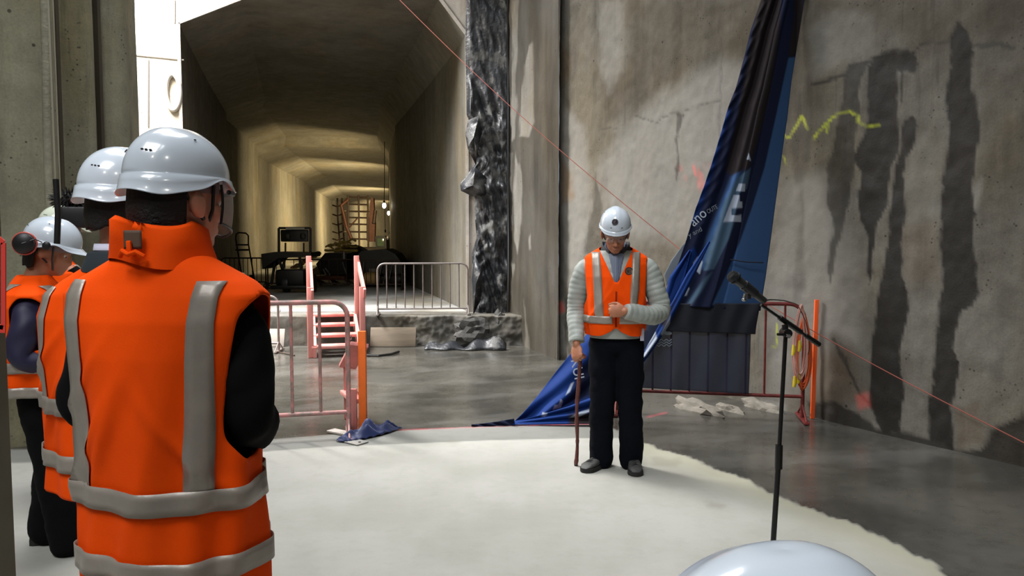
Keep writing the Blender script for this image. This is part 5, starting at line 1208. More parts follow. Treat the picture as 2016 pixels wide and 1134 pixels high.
mb = MB(); mb.tube([md*.10+V(-.006, -.01, -.030), md*.10+V(-.012, -.014, -.052)], .007, 10); mb.ell(md*.10+V(-.012, -.014, -.055), (.011, .008, .008)); mb.build('thumb_screw', M_chrome, mc)
mb = MB(); q = [mB_+md*.0, P(1520, 590, 3.6), P(1552, 594, 4.6), P(1572, 604, 6.2), P(1588, 640, br_.y-.16), P(1594, 680, br_.y-.16), P(1590, 700, br_.y-.16)]
tag(None, None) if False else None
pts = []
for i in range(len(q)-1):
    for t in range(8):
        f = t/8; p_0 = q[max(i-1, 0)]; p_1 = q[i]; p_2 = q[i+1]; p_3 = q[min(i+2, len(q)-1)]; pts.append(.5*((2*p_1)+(p_2-p_0)*f+(2*p_0-5*p_1+4*p_2-p_3)*f*f+(3*p_1-p_0-3*p_2+p_3)*f**3))
mb.tube(pts, .0035, 6); tag(mb.build('microphone_cable', M_cable), 'thin black cable running from the microphone back to the barrier end', 'cable')
# ---- cable coils on the barrier end, orange stake
M_oc = mat('orange_cable', S((206, 92, 44)), .5); M_yc = mat('yellow_plug', S((206, 180, 40)), .5); M_pc = mat('pink_cable', S((190, 140, 128)), .5)
def coil(label, m, u, v0, v1, wpx, n, seed, Y, plug=None):
    rs_ = random.Random(seed); t = thing('cable_coil', label, 'cable coil', P(u, v0, Y)); mb = MB()
    for k in range(n):
        a = P(u+rs_.uniform(-3, 3), v0+rs_.uniform(-2, 3), Y)-t.location; b = P(u+rs_.uniform(-5, 5), v1+rs_.uniform(-16, 6), Y)-t.location; w_ = wpx/F*Y*rs_.uniform(.6, 1.1); c_ = (a+b)/2; h_ = (a-b).length/2; off = rs_.uniform(-.03, .03)
        mb.tube([c_+V(w_*math.sin(x)*(1-.35*math.cos(x)), off+.012*math.sin(3*x), h_*math.cos(x)) for x in [2*math.pi*i/28 for i in range(28)]], .006, 6, closed=True)
    mb.build('loops', m, t)
    if plug:
        for pu, pv in plug: mb = MB(); c_ = P(pu, pv, Y-.04)-t.location; mb.tube([c_+V(0, 0, .05), c_+V(.003, 0, 0), c_-V(.004, 0, .045)], [.010, .018, .013], 10); mb.build('plug', M_yc, t)['label'] = 'yellow plug'
Yc = br_.y-.06
coil('orange extension cable hanging in loops on the right end of the banner barrier', M_oc, 1583, 622, 770, 14, 6, 1, Yc, [(1562, 690), (1574, 682), (1564, 752), (1572, 745)])
coil('pinkish grey cable hanging in loops beside the orange one on the barrier end', M_pc, 1574, 600, 748, 12, 4, 5, Yc-.03)
g = G(1601, 825); g = V(g.x, g.y, 0)+V(0, .02, 0)
stk = tag(None, None) if False else None
mb = MB(); zt_ = P(1604, 590, g.y).z; mb.bar(V(0, 0, 0), V(.012, 0, zt_), .036, .02, bev=.002); o = mb.build('marker_stake', mat('fluoro_orange_paint', S((250, 100, 40)), .6)); o.location = g; tag(o, 'bright orange marker stake standing at the wall behind the cable coils', 'stake')
# ---- near post, hanging cable, conduit
M_post = mat('grey_green_post', S((120, 122, 106)), .6, .2, var=.25, vscale=4)
np_ = thing('support_post', 'grey steel post at the left edge with a red painted outline', 'post', (P(24, 500, 1.16).x-.06, 1.08, 0))
mb = MB(); mb.box((0, 0, 2.0), (.12, .12, 4.0), bev=.004); mb.build('column', M_post, np_)
mb = MB(); yy = -.061; u_ = lambda u, v: P(u-14, v, 1.02)-np_.location
for a, b, w_ in (((22, 478), (22, 640), .006), ((2, 462), (22, 478), .007), ((4, 640), (22, 645), .006), ((20, 640), (20, 655), .008)):
    pa, pb = u_(*a), u_(*b); pa.y = pb.y = yy; mb.bar(pa, pb, w_, .002, up=(0, 1, 0))
mb.build('red_paint_mark', mat('red_spray_paint', S((236, 70, 60)), .6), np_)['label'] = 'red painted outline'
mb = MB(); pa = u_(-1, 790); mb.box((pa.x-.012, yy-.002, pa.z), (.022, .004, .055)); mb.build('blue_tape', mat('blue_tape', S((26, 92, 150)), .5), np_)
hp0 = P(108, 300, 3.3)
hc = thing('hanging_hose', 'cord with a black rubber sleeve hanging above the ear-defender wearer', 'cable', (hp0.x, 3.3, 0))
mb = MB(); zb_ = P(108, 362, 3.3).z; mb.tube([V(-.008, 0, 8.4), V(0, 0, zb_)], .006, 8); mb.tube([V(.016, 0, 8.4), V(.018, 0, zb_-.06)], .003, 6); mb.build('cord', mat('grey_cord', S((138, 134, 116)), .7), hc)
mb = MB(); z2 = P(108, 480, 3.3).z; mb.tube([V(0, 0, zb_+.02), V(.004, 0, (zb_+z2)/2), V(-.006, 0, z2)], .0125, 12); mb.build('rubber_sleeve', M_blackp, hc)
# camera held by the fourth person
cl_ = P(162, 428, 4.35); vc = thing('video_camera', 'black video camera with a fluffy microphone held up by the cream-helmeted person', 'camera', cl_, .4)
mb = MB(); mb.box((0, 0, 0), (.20, .11, .12), bev=.012); mb.build('camera_body', M_blackp, vc)
mb = MB(); mb.lathe([(0, 0), (.045, 0), (.045, .06), (.055, .065), (.055, .12), (.04, .12), (0, .10)], (.09, 0, 0), 20, Matrix.Rotation(math.pi/2, 3, 'Y')); mb.build('lens', M_blackp, vc)
rs_ = random.Random(4); mb = MB(); mb.ell((-.05, 0, .10), (.085, .04, .04))
for i in range(260):
    d = Vector((rs_.gauss(0, 1), rs_.gauss(0, 1), rs_.gauss(0, 1))).normalized(); p = V(-.05, 0, .10)+V(d.x*.085, d.y*.04, d.z*.04); mb.tube([p, p+d*.03+V(rs_.uniform(-.01, .01), 0, rs_.uniform(-.01, .01))], [.004, .001], 4)
mb.build('fluffy_microphone', M_hair, vc)
# ---- walkie-talkie like tag hanging at the second person's hip is part of that person
# ================================================================== BANNER
M_ban, nt, bs = _new('banner_cloth')
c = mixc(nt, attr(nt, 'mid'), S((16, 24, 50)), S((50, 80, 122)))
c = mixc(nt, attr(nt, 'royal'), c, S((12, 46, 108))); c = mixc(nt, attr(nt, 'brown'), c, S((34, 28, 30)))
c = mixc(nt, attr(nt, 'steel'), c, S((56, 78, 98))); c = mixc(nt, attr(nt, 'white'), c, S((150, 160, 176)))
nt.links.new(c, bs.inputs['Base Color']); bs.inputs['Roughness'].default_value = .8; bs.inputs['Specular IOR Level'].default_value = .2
M_sheer = mat('sheer_navy_cloth', S((34, 44, 68)), .7, alpha=.74)
M_dark = mat('dark_navy_cloth', S((12, 17, 30)), .75)
M_ink = mat('pale_print', S((178, 190, 206)), .6); M_ink2 = mat('grey_print', S((112, 122, 132)), .6)
Yb = 6.7
bn = thing('banner', 'big blue fabric banner with pale lettering slung over the dark red barrier', 'banner', (P(1400, 600, Yb).x, Yb, 0))
b0 = bn.location.copy()
def cloth(name, le, re, m, nu, nv, yfun, fold, cols=None, thick=.004, seed=0, parent=None, vr=None):
    """le/re: left and right edge polylines (u,v); yfun(s,t) depth; fold(s,t) extra depth"""
    def at(pl, t):
        L = [0]
        for a, b in zip(pl[:-1], pl[1:]): L.append(L[-1]+math.hypot(b[0]-a[0], b[1]-a[1]))
        x = t*L[-1]; return float(np.interp(x, L, [p[0] for p in pl])), float(np.interp(x, L, [p[1] for p in pl]))
    vs = []; uu = []
    for j in range(nv):
        t = j/(nv-1); l_ = at(le, t); r_ = at(re, t)
        for i in range(nu):
            s_ = i/(nu-1); u = lerp(l_[0], r_[0], s_); v = lerp(l_[1], r_[1], s_); uu.append((u, v)); p = P(u, v, min(yfun(s_, t)+fold(s_, t), W(u, v).y-.05)); vs.append(p-b0)
    ua = np.array(uu); at_ = {}
    for k in ('mid', 'royal', 'brown', 'steel', 'white'):
        a = np.zeros(len(ua))
        for poly, so in (cols or {}).get(k, []): a = np.maximum(a, sstep(-so, so, polysd(ua[:, 0], ua[:, 1], poly)))
        at_[k] = a
    o = mobj(name, vs, grid_faces(nu, nv), m, parent or bn, attrs=at_)
    q = o.modifiers.new('s', 'SOLIDIFY'); q.thickness = thick; q.offset = 0
    return o
LE = [(1512, -40), (1492, 20), (1478, 60), (1466, 110), (1450, 170), (1434, 210), (1420, 260), (1402, 320), (1385, 370), (1370, 410), (1352, 470), (1335, 520), (1318, 565), (1300, 600)]
RE = [(1590, -40), (1582, 10), (1574, 60), (1566, 110), (1558, 160), (1550, 230), (1540, 300), (1532, 360), (1524, 420), (1516, 480), (1508, 540), (1500, 590), (1497, 612)]
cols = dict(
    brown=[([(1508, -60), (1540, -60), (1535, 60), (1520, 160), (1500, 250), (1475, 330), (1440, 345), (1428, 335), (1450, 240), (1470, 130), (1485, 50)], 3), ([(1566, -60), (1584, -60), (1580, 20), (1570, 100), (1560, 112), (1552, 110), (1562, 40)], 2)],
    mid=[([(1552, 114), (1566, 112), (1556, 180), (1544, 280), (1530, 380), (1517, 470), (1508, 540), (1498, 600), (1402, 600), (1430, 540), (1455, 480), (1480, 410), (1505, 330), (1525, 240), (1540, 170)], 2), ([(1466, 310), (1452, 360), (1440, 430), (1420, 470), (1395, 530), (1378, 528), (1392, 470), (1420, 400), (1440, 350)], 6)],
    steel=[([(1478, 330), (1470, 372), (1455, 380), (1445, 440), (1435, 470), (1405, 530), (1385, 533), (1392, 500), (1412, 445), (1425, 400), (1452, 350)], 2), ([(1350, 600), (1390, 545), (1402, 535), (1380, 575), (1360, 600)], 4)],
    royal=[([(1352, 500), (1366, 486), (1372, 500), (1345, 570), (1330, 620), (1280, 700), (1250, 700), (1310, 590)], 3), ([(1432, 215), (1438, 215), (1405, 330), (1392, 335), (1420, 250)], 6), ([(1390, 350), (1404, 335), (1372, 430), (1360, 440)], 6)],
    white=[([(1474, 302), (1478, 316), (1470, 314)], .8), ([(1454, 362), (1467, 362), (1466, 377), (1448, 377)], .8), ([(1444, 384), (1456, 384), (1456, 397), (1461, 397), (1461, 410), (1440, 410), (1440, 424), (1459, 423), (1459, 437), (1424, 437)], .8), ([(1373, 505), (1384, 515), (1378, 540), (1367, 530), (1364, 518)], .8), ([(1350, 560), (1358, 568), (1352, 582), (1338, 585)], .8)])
def fA(s_, t): return -.05*math.sin(s_*13+t*2.5)*(1-.4*s_)*(s_ < .62)-.02*math.sin(s_*30+t*5)*(s_ < .5)-.010*math.sin(t*120+s_*40)*max(0, .25-s_)*4*(t < .75)
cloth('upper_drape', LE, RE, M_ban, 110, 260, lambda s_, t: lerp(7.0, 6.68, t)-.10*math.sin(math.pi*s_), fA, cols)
# folded royal-blue edge running down behind the man
LE2 = [(1396, 474), (1352, 540), (1326, 590), (1303, 630), (1284, 665), (1262, 700), (1225, 745), (1180, 790)]
RE2 = [(1398, 477), (1368, 540), (1342, 592), (1320, 635), (1298, 670), (1274, 704), (1240, 748), (1190, 800)]
def fB(s_, t): return -.03*math.sin(math.pi*s_)-.008*math.sin(s_*9+t*3)
R2c = dict(royal=[([(1000, 400), (1600, 400), (1600, 900), (1000, 900)], 1)], brown=[([(1330, 590), (1326, 600), (1300, 640), (1310, 645)], 5)], white=[([(1320, 622), (1318, 640), (1304, 662), (1300, 658)], 1), ([(1290, 650), (1294, 668), (1272, 700), (1262, 708)], 1)])
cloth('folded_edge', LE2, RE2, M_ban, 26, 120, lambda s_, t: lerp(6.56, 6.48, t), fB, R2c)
# lighter sliver of the reverse side, left of the drape
cloth('pale_lining', [(1346, 480), (1322, 512), (1308, 540)], [(1350, 482), (1338, 530), (1312, 562)], M_ink2, 10, 20, lambda s_, t: 6.72, lambda s_, t: 0, None)
cloth('blue_lining', [(1357, 492), (1318, 545), (1308, 590), (1280, 620), (1272, 700)], [(1361, 493), (1348, 545), (1336, 590), (1320, 625), (1276, 705)], M_ban, 30, 60, lambda s_, t: 6.68, lambda s_, t: -.02*math.sin(s_*8), R2c)
# dark band laid over the top rail and the sheer panel hanging below
cloth('dark_band', [(1290, 598), (1300, 640), (1312, 652)], [(1497, 597), (1489, 640), (1487, 658)], M_dark, 60, 24, lambda s_, t: br_.y-.08, lambda s_, t: .006*math.sin(s_*30+t*3), None)
zb_ = br_.y-.05
cloth('sheer_panel', [(1262, 598), (1250, 660), (1235, 762)], [(1480, 598), (1477, 700), (1474, 776)], M_sheer, 60, 40, lambda s_, t: zb_, lambda s_, t: .012*math.sin(s_*24+t*2), None, .002)
# part behind and beside the man sweeping down to the floor
LE3 = [(1158, 655), (1130, 688), (1096, 730), (1060, 778), (1028, 815), (1008, 834)]
RE3 = [(1290, 650), (1270, 705), (1240, 745), (1210, 780), (1180, 800), (1150, 834)]
wh = [([(1131, 700), (1137, 704), (1150, 722), (1144, 724), (1136, 716), (1131, 724), (1125, 722), (1131, 712)], .8)]
c3 = dict(royal=[([(1010, 840), (1000, 830), (1155, 650), (1190, 690), (1142, 720), (1128, 765), (1105, 800), (1170, 780), (1180, 840)], 9)], white=[([(1124, 755), (1130, 752), (1122, 772), (1114, 778)], 1.2), ([(1088, 806), (1092, 798), (1100, 796), (1104, 786), (1108, 790), (1104, 802)], 1), ([(1068, 812), (1078, 813), (1074, 820), (1067, 820)], 1.2), ([(1120, 822), (1140, 812), (1162, 804), (1166, 808), (1140, 820)], 1.2)])
def yG(v, z=.02): return (CAMH-z)*F/(v-470)
def fC(s_, t): return -.05*math.sin(s_*11-t*3)*(1-t*.5)-.03*math.sin(s_*21+t*9)*t
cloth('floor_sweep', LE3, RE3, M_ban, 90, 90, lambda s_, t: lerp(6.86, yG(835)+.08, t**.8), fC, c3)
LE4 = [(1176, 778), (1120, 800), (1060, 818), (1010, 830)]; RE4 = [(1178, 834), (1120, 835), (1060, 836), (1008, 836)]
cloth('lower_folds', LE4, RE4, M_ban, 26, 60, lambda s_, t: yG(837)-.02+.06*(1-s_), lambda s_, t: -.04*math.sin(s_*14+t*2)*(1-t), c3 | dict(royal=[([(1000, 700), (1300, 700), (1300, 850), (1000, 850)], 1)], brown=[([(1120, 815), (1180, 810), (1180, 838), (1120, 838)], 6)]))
cloth('trailing_strip', [(1012, 824), (980, 830), (950, 834), (928, 836)], [(1014, 838), (985, 838), (955, 840), (928, 839)], M_ban, 10, 40, lambda s_, t: lerp(yG(838), yG(839), t), lambda s_, t: -.012*math.sin(s_*6+t*20), None)
# lettering
def text(s_, u, v, Y, hpx, ang, m, parent, name, wide=1., shear=0.):
    cu = bpy.data.curves.new(name, 'FONT'); cu.body = s_; cu.size = hpx/F*Y*1.38; cu.extrude = .0006; cu.shear = shear; o = bpy.data.objects.new(name, cu); COL.objects.link(o); bpy.context.view_layer.update()
    me = bpy.data.meshes.new_from_object(o.evaluated_get(bpy.context.evaluated_depsgraph_get())); bpy.data.objects.remove(o); bpy.data.curves.remove(cu)
    me.materials.clear(); me.materials.append(m); o = bpy.data.objects.new(name, me); COL.objects.link(o); o.parent = parent; o.location = P(u, v, Y)-b0
    o.rotation_euler = (Matrix.Rotation(0, 3, 'Z') @ Matrix.Rotation(math.pi/2, 3, 'X') @ Matrix.Rotation(ang, 3, 'Z')).to_euler(); o.scale = (wide, 1, 1); return o
text('ano', 1366, 447, 6.42, 21, math.radians(42), M_ink, bn, 'lettering', .85)
text('OUTE', 1394, 421, 6.42, 9, math.radians(30), M_ink2, bn, 'lettering', .7)
text('y and', 1357, 468, 6.42, 10, math.radians(28), M_ink2, bn, 'lettering')
text('\u00b7KUI', 1122, 702, 6.50, 21, math.radians(-78), M_ink, bn, 'lettering', .9)
# emblem: leaves over three wavy lines
mb = MB(); Ye = zb_-.025
for k in range(3): mb.tube([P(1284+i*1.5, 670+k*5+1.8*math.sin(i*.92), Ye)-b0 for i in range(27)], .0042, 5)
em = mb.build('wave_emblem', M_ink2, bn)
mb = MB()
for u, v, rx, rz, a in ((1313, 655, .045, .020, .15), (1309, 643, .022, .012, -.9), (1301, 652, .014, .026, .3), (1318, 646, .012, .018, .1), (1296, 663, .016, .012, .2)): mb.ell(P(u, v, Ye)-b0, (rx, .003, rz), Matrix.Rotation(a, 3, 'Y'), 16, 8)
mb.build('leaf_emblem', M_ink2, bn)
mb = MB(); mb.tube([P(1438, 511, 6.58)-b0, P(1470, 516, 6.58)-b0, P(1503, 517, 6.62)-b0], .006, 6); mb.build('seam', M_dark, bn)
# ================================================================== INSIDE THE TUNNEL
for t, z, pw, lab in ((1.62, 2.75, 26, 'bare lit bulb on a cable on the right tunnel wall, nearest of its kind'), (2.35, 2.75, 60, 'bare lit bulb further along the right tunnel wall behind the bend'), (3.4, 2.8, 85, 'far lit bulb beyond the scaffold tower'), (4.6, 2.8, 60, 'farthest lit bulb deep in the tunnel')):
    tun_lamp(tun(t, 1, z, .05 if t > 2 else .12), lab, pw*11, 2.2)
M_dirt = mat('dark_mud', S((52, 44, 34)), .85, var=.5, vscale=3, bumps=.5, bscale=9)
M_yel = mat('dull_yellow_paint', S((170, 130, 44)), .5, var=.4, vscale=9); M_blkm = mat('black_machine_paint', S((24, 23, 22)), .45, .2, var=.4)
M_rust = mat('rusty_boom_paint', S((84, 44, 24)), .6, .2, var=.4); M_tan = mat('tan_hose', S((196, 160, 100)), .6, var=.3, vscale=9)
M_glassd = mat('greenish_cab_glass', S((70, 84, 66)), .15)
def at3(u, Y): return V(P(u, 500, Y).x, Y, PLZ)
def L3(o_, u, v, Y): return P(u, v, Y)-o_.location
# forklift-like machine with a guard frame
Y = 16.4; fk = thing('site_loader', 'small dark loader with a tall black guard frame left of the pink stairs', 'vehicle', at3(565, Y))
q = lambda u, v, dy=0.: L3(fk, u, v, Y+dy)
mb = MB()
for dy in (0, .5):
    for u in (549, 611): mb.bar(q(u, 497, dy), q(u, 449, dy), .045, .045)
    mb.bar(q(549, 449, dy), q(611, 449, dy), .05, .05, up=(0, 1, 0))
for u in (551, 609): mb.bar(q(u, 449, 0), q(u, 449, .5), .05, .05)
for u in (562, 598): mb.bar(q(u, 478, .1), q(u, 497, .1), .03, .03)
mb.build('guard_frame', M_blkm, fk)
mb = MB(); mb.box(q(580, 464, .06), (.60, .05, .26), bev=.03); pn = mb.build('back_panel', M_blkm, fk)
mb = MB(); mb.box(q(581, 450, -.03), (.40, .02, .045)); mb.build('white_strip', mat('white_strip', S((150, 146, 134)), .5), pn)
mb = MB()
for u in (566, 596): mb.ell(q(u, 465, -.01), (.06, .03, .075))
mb.build('lamp_housing', M_steel_d, pn)
mb = MB(); o_ = [q(514, 500, -.2), q(540, 496, -.2), q(612, 497, -.2), q(612, 506, -.2), q(548, 508, -.2), q(528, 522, -.2), q(516, 530, -.2)]; mb.prism(o_, 0, 0, (0, .8, 0)); mb.build('bonnet', M_steel_d, fk, smooth=False)
mb = MB()
for u0, v0, u1, v1 in ((543, 508, 534, 560), (548, 508, 556, 530), (590, 506, 596, 560), (604, 506, 606, 566), (560, 512, 552, 560)): mb.bar(q(u0, v0), q(u1, v1), .05, .05)
mb.build('lift_arms', M_blkm, fk)
mb = MB(); mb.box(q(580, 545, .25), (.62, .8, .34), bev=.05); mb.box(q(578, 564, .1), (.8, .7, .08), bev=.02); mb.build('chassis', M_blkm, fk)
for u in (554, 606):
    for dy in (-.05, .75): mb = MB(); mb.lathe([(0, -.08), (.10, -.08), (.17, -.06), (.18, 0), (.17, .06), (.10, .08), (0, .08)], V(q(u, 0, dy).x, dy, .18), 24, Matrix.Rotation(math.pi/2, 3, 'Y')); mb.build('wheel', M_blackp, fk)
# hand truck against the left wall
Y = 20; ht = thing('hand_truck', 'small pipe-framed hand truck standing against the lit left tunnel wall', 'trolley', at3(476, Y)); q = lambda u, v, dy=0.: L3(ht, u, v, Y+dy)
mb = MB(); mb.tube([V(q(465, 0).x, 0, .05), q(464, 470), q(465, 461), q(470, 458), q(484, 459), q(489, 464), q(489, 480), V(q(489, 0).x, 0, .05)], .02, 8); mb.tube([q(464, 482), q(489, 482)], .02, 8); mb.tube([q(464, 492), q(489, 492)], .024, 8); mb.build('frame', M_darkp, ht)
mb = MB(); mb.box(V(0, -.12, .03), (.42, .26, .03)); mb.build('toe_plate', M_darkp, ht)
for sx in (-1, 1): mb = MB(); mb.lathe([(0, -.03), (.10, -.03), (.10, .03), (0, .03)], (sx*.2, .1, .10), 16, Matrix.Rotation(math.pi/2, 3, 'Y')); mb.build('wheel', M_blackp, ht)
# grout pump with heap of yellow hose
Y = 19; pu = thing('pump_unit', 'low machine with a dark hopper and a rusty orange tray between the pink stair rails', 'machine', at3(655, Y)); q = lambda u, v, dy=0.: L3(pu, u, v, Y+dy)
mb = MB(); mb.prism([q(640, 498), q(684, 498), q(680, 540), q(632, 540), q(622, 520)], 0, 0, (0, .8, 0)); mb.build('hopper', M_steel_d, pu, smooth=False)
mb = MB(); mb.box(q(652, 546, .2), (.82, .7, .10), bev=.02); mb.build('tray', mat('rusty_orange_tray', S((120, 62, 24)), .6, var=.4), pu)
mb = MB()
for u in (624, 652, 680): mb.bar(q(u, 550), V(q(u, 0).x, 0, 0), .05, .05)
for u in (624, 652, 680): mb.bar(q(u, 550, .5), V(q(u, 0).x, .5, 0), .05, .05)
mb.build('frame', M_darkp, pu)
mb = MB()
for u0, v0, u1, v1 in ((636, 530, 642, 542), (640, 528, 650, 542), (674, 516, 682, 540)): mb.tube([q(u0, v0, -.08), q(u1, v1, -.08)], .02, 8)
mb.tube([q(677, 496, -.1), q(678, 512, -.1)], [.05, .06], 12); mb.build('pipes', M_galv, pu)
for w_ in range(2):
    pass
rs_ = random.Random(11); hs = thing('hose_heap', 'tangled heap of yellow and pale hose lying on top of the dark hopper', 'hose', q(650, 496)+pu.location); mb = MB()
for i in range(9):
    a = Vector((rs_.uniform(-.32, .1), rs_.uniform(.1, .5), .05+rs_.uniform(0, .12))); pts = [a]
    for j in range(9): pts.append(pts[-1]+V(rs_.uniform(.01, .09), rs_.uniform(-.06, .06), rs_.uniform(-.05, .05)))
    for p_ in pts: p_.z = max(.03, p_.z)
    mb.tube(pts, rs_.uniform(.022, .035), 8)
mb.build('hose', mat('yellow_hose', S((200, 170, 90)), .5, var=.3), hs)
mb = MB()
for i in range(7):
    t = i/6; mb.ell(V(-.30-.62*t, 0, -.04-.36*t), (.08, .07, .06))
mb.build('hose_end', M_tan, hs)
# scaffold tower
Y = 42; sc_ = thing('scaffold_tower', 'rusty pipe scaffold tower standing deep in the tunnel', 'scaffold', at3(702, Y)); q = lambda u, v, dy=0.: L3(sc_, u, v, Y+dy)
for u in (685, 706, 724):
    for dy in (0, 1.2): mb = MB(); pp = q(u, 384, dy); mb.tube([V(pp.x, dy, 0), pp], .05, 8); mb.build('standard', M_darkp, sc_)
for dy in (0, 1.2):
    for v in (388, 402, 416, 428, 441, 456, 470): mb = MB(); mb.tube([q(683, v, dy), q(726, v+1, dy)], .045, 8); mb.build('ledger', M_darkp, sc_)
mb = MB(); mb.tube([q(703, 430), q(688, 448)], .04, 8); mb.tube([q(686, 392), q(672, 404), q(676, 420), q(682, 446), q(692, 470)], .09, 8); mb.tube([q(685, 390), q(676, 400)], .05, 8); mb.build('brace', M_rust, sc_)
mb = MB()
for v in (416, 456): mb.box(q(704, v, .6), (1.25, 1.1, .05))
mb.build('deck', M_ply, sc_)
Y = 44; sc2 = thing('reinforcing_cage', 'loose mesh of bent reinforcing bars on the wall left of the scaffold tower', 'reinforcement', at3(665, Y)); q = lambda u, v, dy=0.: L3(sc2, u, v, Y+dy); mb = MB()
for v in (404, 422, 440, 456, 470): mb.tube([q(655, v), q(664, v+3, -.2), q(676, v-1)], .045, 6)
for u in (664, 673): mb.tube([q(u, 390), q(u+1, 430), V(q(u, 0).x, 0, 0)], .05, 6)
mb.build('bars', M_darkp, sc2)
# excavator with raised boom
Y = 31; ex = thing('excavator', 'compact excavator with a dark cab and rusty boom raised straight up', 'excavator', at3(748, Y)); q = lambda u, v, dy=0.: L3(ex, u, v, Y+dy)
mb = MB(); mb.prism([q(727, 476), q(726, 440), q(728, 400), q(731, 388), q(735, 390), q(736, 410), q(738, 440), q(737, 476)], 0, 0, (0, .3, 0)); mb.build('boom', M_rust, ex, smooth=False)
mb = MB(); mb.tube([q(739, 414, -.1), q(736, 440, -.1)], .07, 10); mb.tube([q(724, 420, -.1), q(724, 474, -.1)], .05, 8); mb.build('hydraulic_ram', M_darkp, ex)
mb = MB(); cabp = [q(740, 490), q(738, 466), q(742, 464), q(757, 464), q(760, 468), q(761, 490)]; mb.prism(cabp, 0, 0, (0, .9, 0)); cb = mb.build('cab', M_blkm, ex, smooth=False)
mb = MB(); mb.box(q(749.5, 477, -.02), (.28, .03, .32), bev=.02); mb.build('window', M_glassd, cb); mb = MB(); mb.ell(q(763, 468, .05), (.06, .05, .09)); mb.build('mirror', M_galv, cb)
mb = MB(); mb.box(q(738, 493, .5), (1.1, 1.1, .28), bev=.08); mb.build('engine_cover', M_dirt, ex)
for u in (726, 760): mb = MB(); mb.box(V(q(u, 0).x, .5, .16), (.3, 1.6, .30), bev=.12); mb.build('track', M_blackp, ex)
mb = MB(); mb.box(V(0, .5, .36), (.9, .9, .16)); mb.build('undercarriage', M_blkm, ex)
# black drum machine in the foreground
Y = 18.2; dm = thing('drum_mixer', 'bulky black machine with a tan drum behind the platform barrier', 'machine', at3(742, Y)); q = lambda u, v, dy=0.: L3(dm, u, v, Y+dy)
mb = MB(); mb.prism([q(700, 505), q(712, 494), q(758, 490), q(778, 500), q(792, 520), q(790, 545), q(700, 545)], 0, 0, (0, 1.2, 0)); mb.build('hood', M_blkm, dm, smooth=False)
mb = MB(); mb.box(V(q(746, 0).x, .55, .22), (1.06, 1.1, .30), bev=.05); mb.build('chassis', M_blkm, dm)
mb = MB(); mb.lathe([(0, -.16), (.12, -.16), (.15, -.10), (.15, .10), (.12, .16), (0, .16)], q(731, 548, -.12), 24, Matrix.Rotation(math.pi/2, 3, 'Y')); mb.build('drum', M_tan, dm)
mb = MB()
for u0, v0, u1, v1 in ((752, 520, 744, 556), (762, 530, 754, 560), (772, 520, 766, 550), (716, 516, 712, 560)): mb.tube([q(u0, v0, -.06), q(u1, v1, -.10)], .016, 8)
mb.tube([q(741, 556, -.1), q(741, 544, -.1), q(748, 544, -.1)], .016, 8); mb.build('pipes', M_galv, dm)
mb = MB(); mb.box(q(734, 532, -.04), (.18, .05, .08), bev=.01); mb.build('number_plate', mat('grey_plate', S((130, 126, 116)), .5), dm)
for u in (712, 780): mb = MB(); mb.lathe([(0, -.07), (.12, -.07), (.17, -.05), (.17, .05), (.12, .07), (0, .07)], V(q(u, 0).x, .1, .17), 22, Matrix.Rotation(math.pi/2, 3, 'Y')); mb.build('wheel', M_blackp, dm)
# mud heap across the tunnel behind the machines
vs = []; nu_, nv_ = 60, 26
for j in range(nv_):
    for i in range(nu_):
        t = i/(nu_-1); s_ = j/(nv_-1); x = lerp(-6.0, -3.6, t); y = lerp(21.5, 25.5, s_); h = .75*math.exp(-((x+4.3)/1.0)**2)*math.sin(math.pi*s_)+.2*math.sin(math.pi*s_)*math.sin(math.pi*t); vs.append((x-.25*(y-21.5), y, PLZ+max(0, h*(.8+.5*fbm(np.array([x*2.]), np.array([y*2.]))[0]))))
tag(mobj('mud_heap', vs, grid_faces(nu_, nv_), M_dirt), 'dark heap of mud and spoil on the tunnel floor behind the machines', 'spoil heap', kind='stuff')
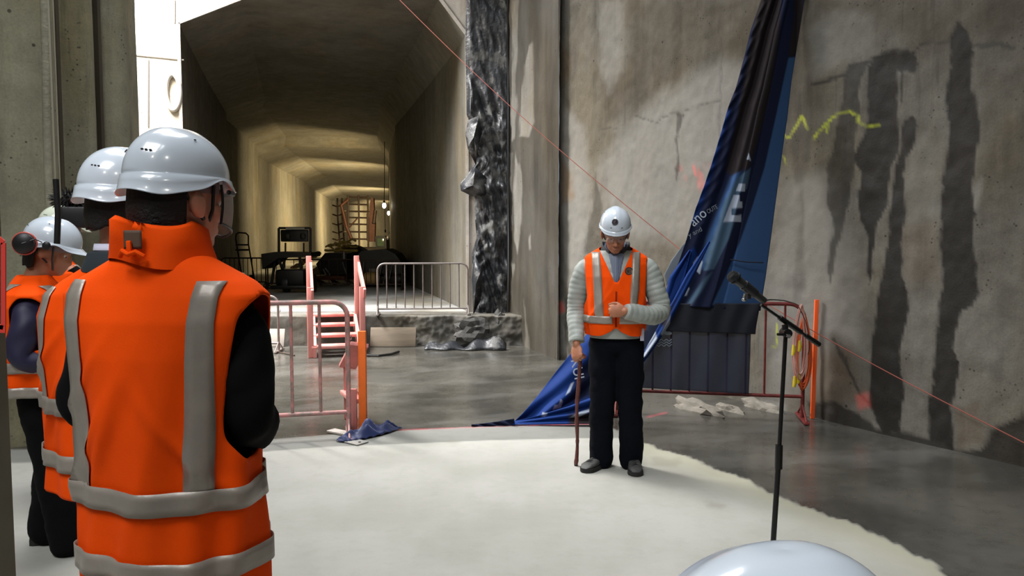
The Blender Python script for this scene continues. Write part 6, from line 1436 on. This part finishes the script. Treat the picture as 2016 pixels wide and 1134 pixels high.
# ================================================================== separate pieces become parts of their own
def split_pieces(o, gap=.010):
    me = o.data; n = len(me.vertices)
    if n > 60000 or not me.polygons: return
    par = list(range(n))
    def find(a):
        while par[a] != a: par[a] = par[par[a]]; a = par[a]
        return a
    for e in me.edges:
        a, b = find(e.vertices[0]), find(e.vertices[1])
        if a != b: par[a] = b
    root = np.array([find(i) for i in range(n)]); ids, inv = np.unique(root, return_inverse=True); k = len(ids)
    if k < 2 or k > 80: return
    co = np.empty(n*3); me.vertices.foreach_get('co', co); co = co.reshape(-1, 3)
    lo = np.array([co[inv == i].min(0) for i in range(k)]); hi = np.array([co[inv == i].max(0) for i in range(k)])
    p2_ = list(range(k))
    def f2(a):
        while p2_[a] != a: a = p2_[a]
        return a
    for i in range(k):
        for j in range(i+1, k):
            if np.all(lo[i]-gap < hi[j]) and np.all(lo[j]-gap < hi[i]):
                a, b = f2(i), f2(j)
                if a != b: p2_[a] = b
    grp = np.array([f2(i) for i in range(k)]); gs = np.unique(grp)
    if len(gs) < 2: return
    vg = grp[inv]; base = o.name.split('.')[0]
    for g in gs[1:]:
        bm = bmesh.new(); bm.from_mesh(me); bm.verts.ensure_lookup_table()
        bmesh.ops.delete(bm, geom=[v for v in bm.verts if vg[v.index] != g], context='VERTS')
        m_ = bpy.data.meshes.new(base); bm.to_mesh(m_); bm.free()
        for mm in me.materials: m_.materials.append(mm)
        c_ = bpy.data.objects.new(base, m_); COL.objects.link(c_); c_.parent = o.parent; c_.location = o.location; c_.rotation_euler = o.rotation_euler; c_.scale = o.scale
        if 'label' in o: c_['label'] = o['label']
        for md_ in o.modifiers:
            if md_.type == 'SOLIDIFY': q = c_.modifiers.new('s', 'SOLIDIFY'); q.thickness = md_.thickness; q.offset = md_.offset
    bm = bmesh.new(); bm.from_mesh(me); bm.verts.ensure_lookup_table()
    bmesh.ops.delete(bm, geom=[v for v in bm.verts if vg[v.index] != gs[0]], context='VERTS'); bm.to_mesh(me); bm.free()
for o in list(COL.objects):
    if o.type == 'MESH' and o.parent is not None and o.get('kind') is None and o.name.split('.')[0] not in ('body', 'trousers', 'vest', 'lettering', 'fluffy_microphone', 'hose', 'hose_end', 'loops', 'collar'):
        split_pieces(o)
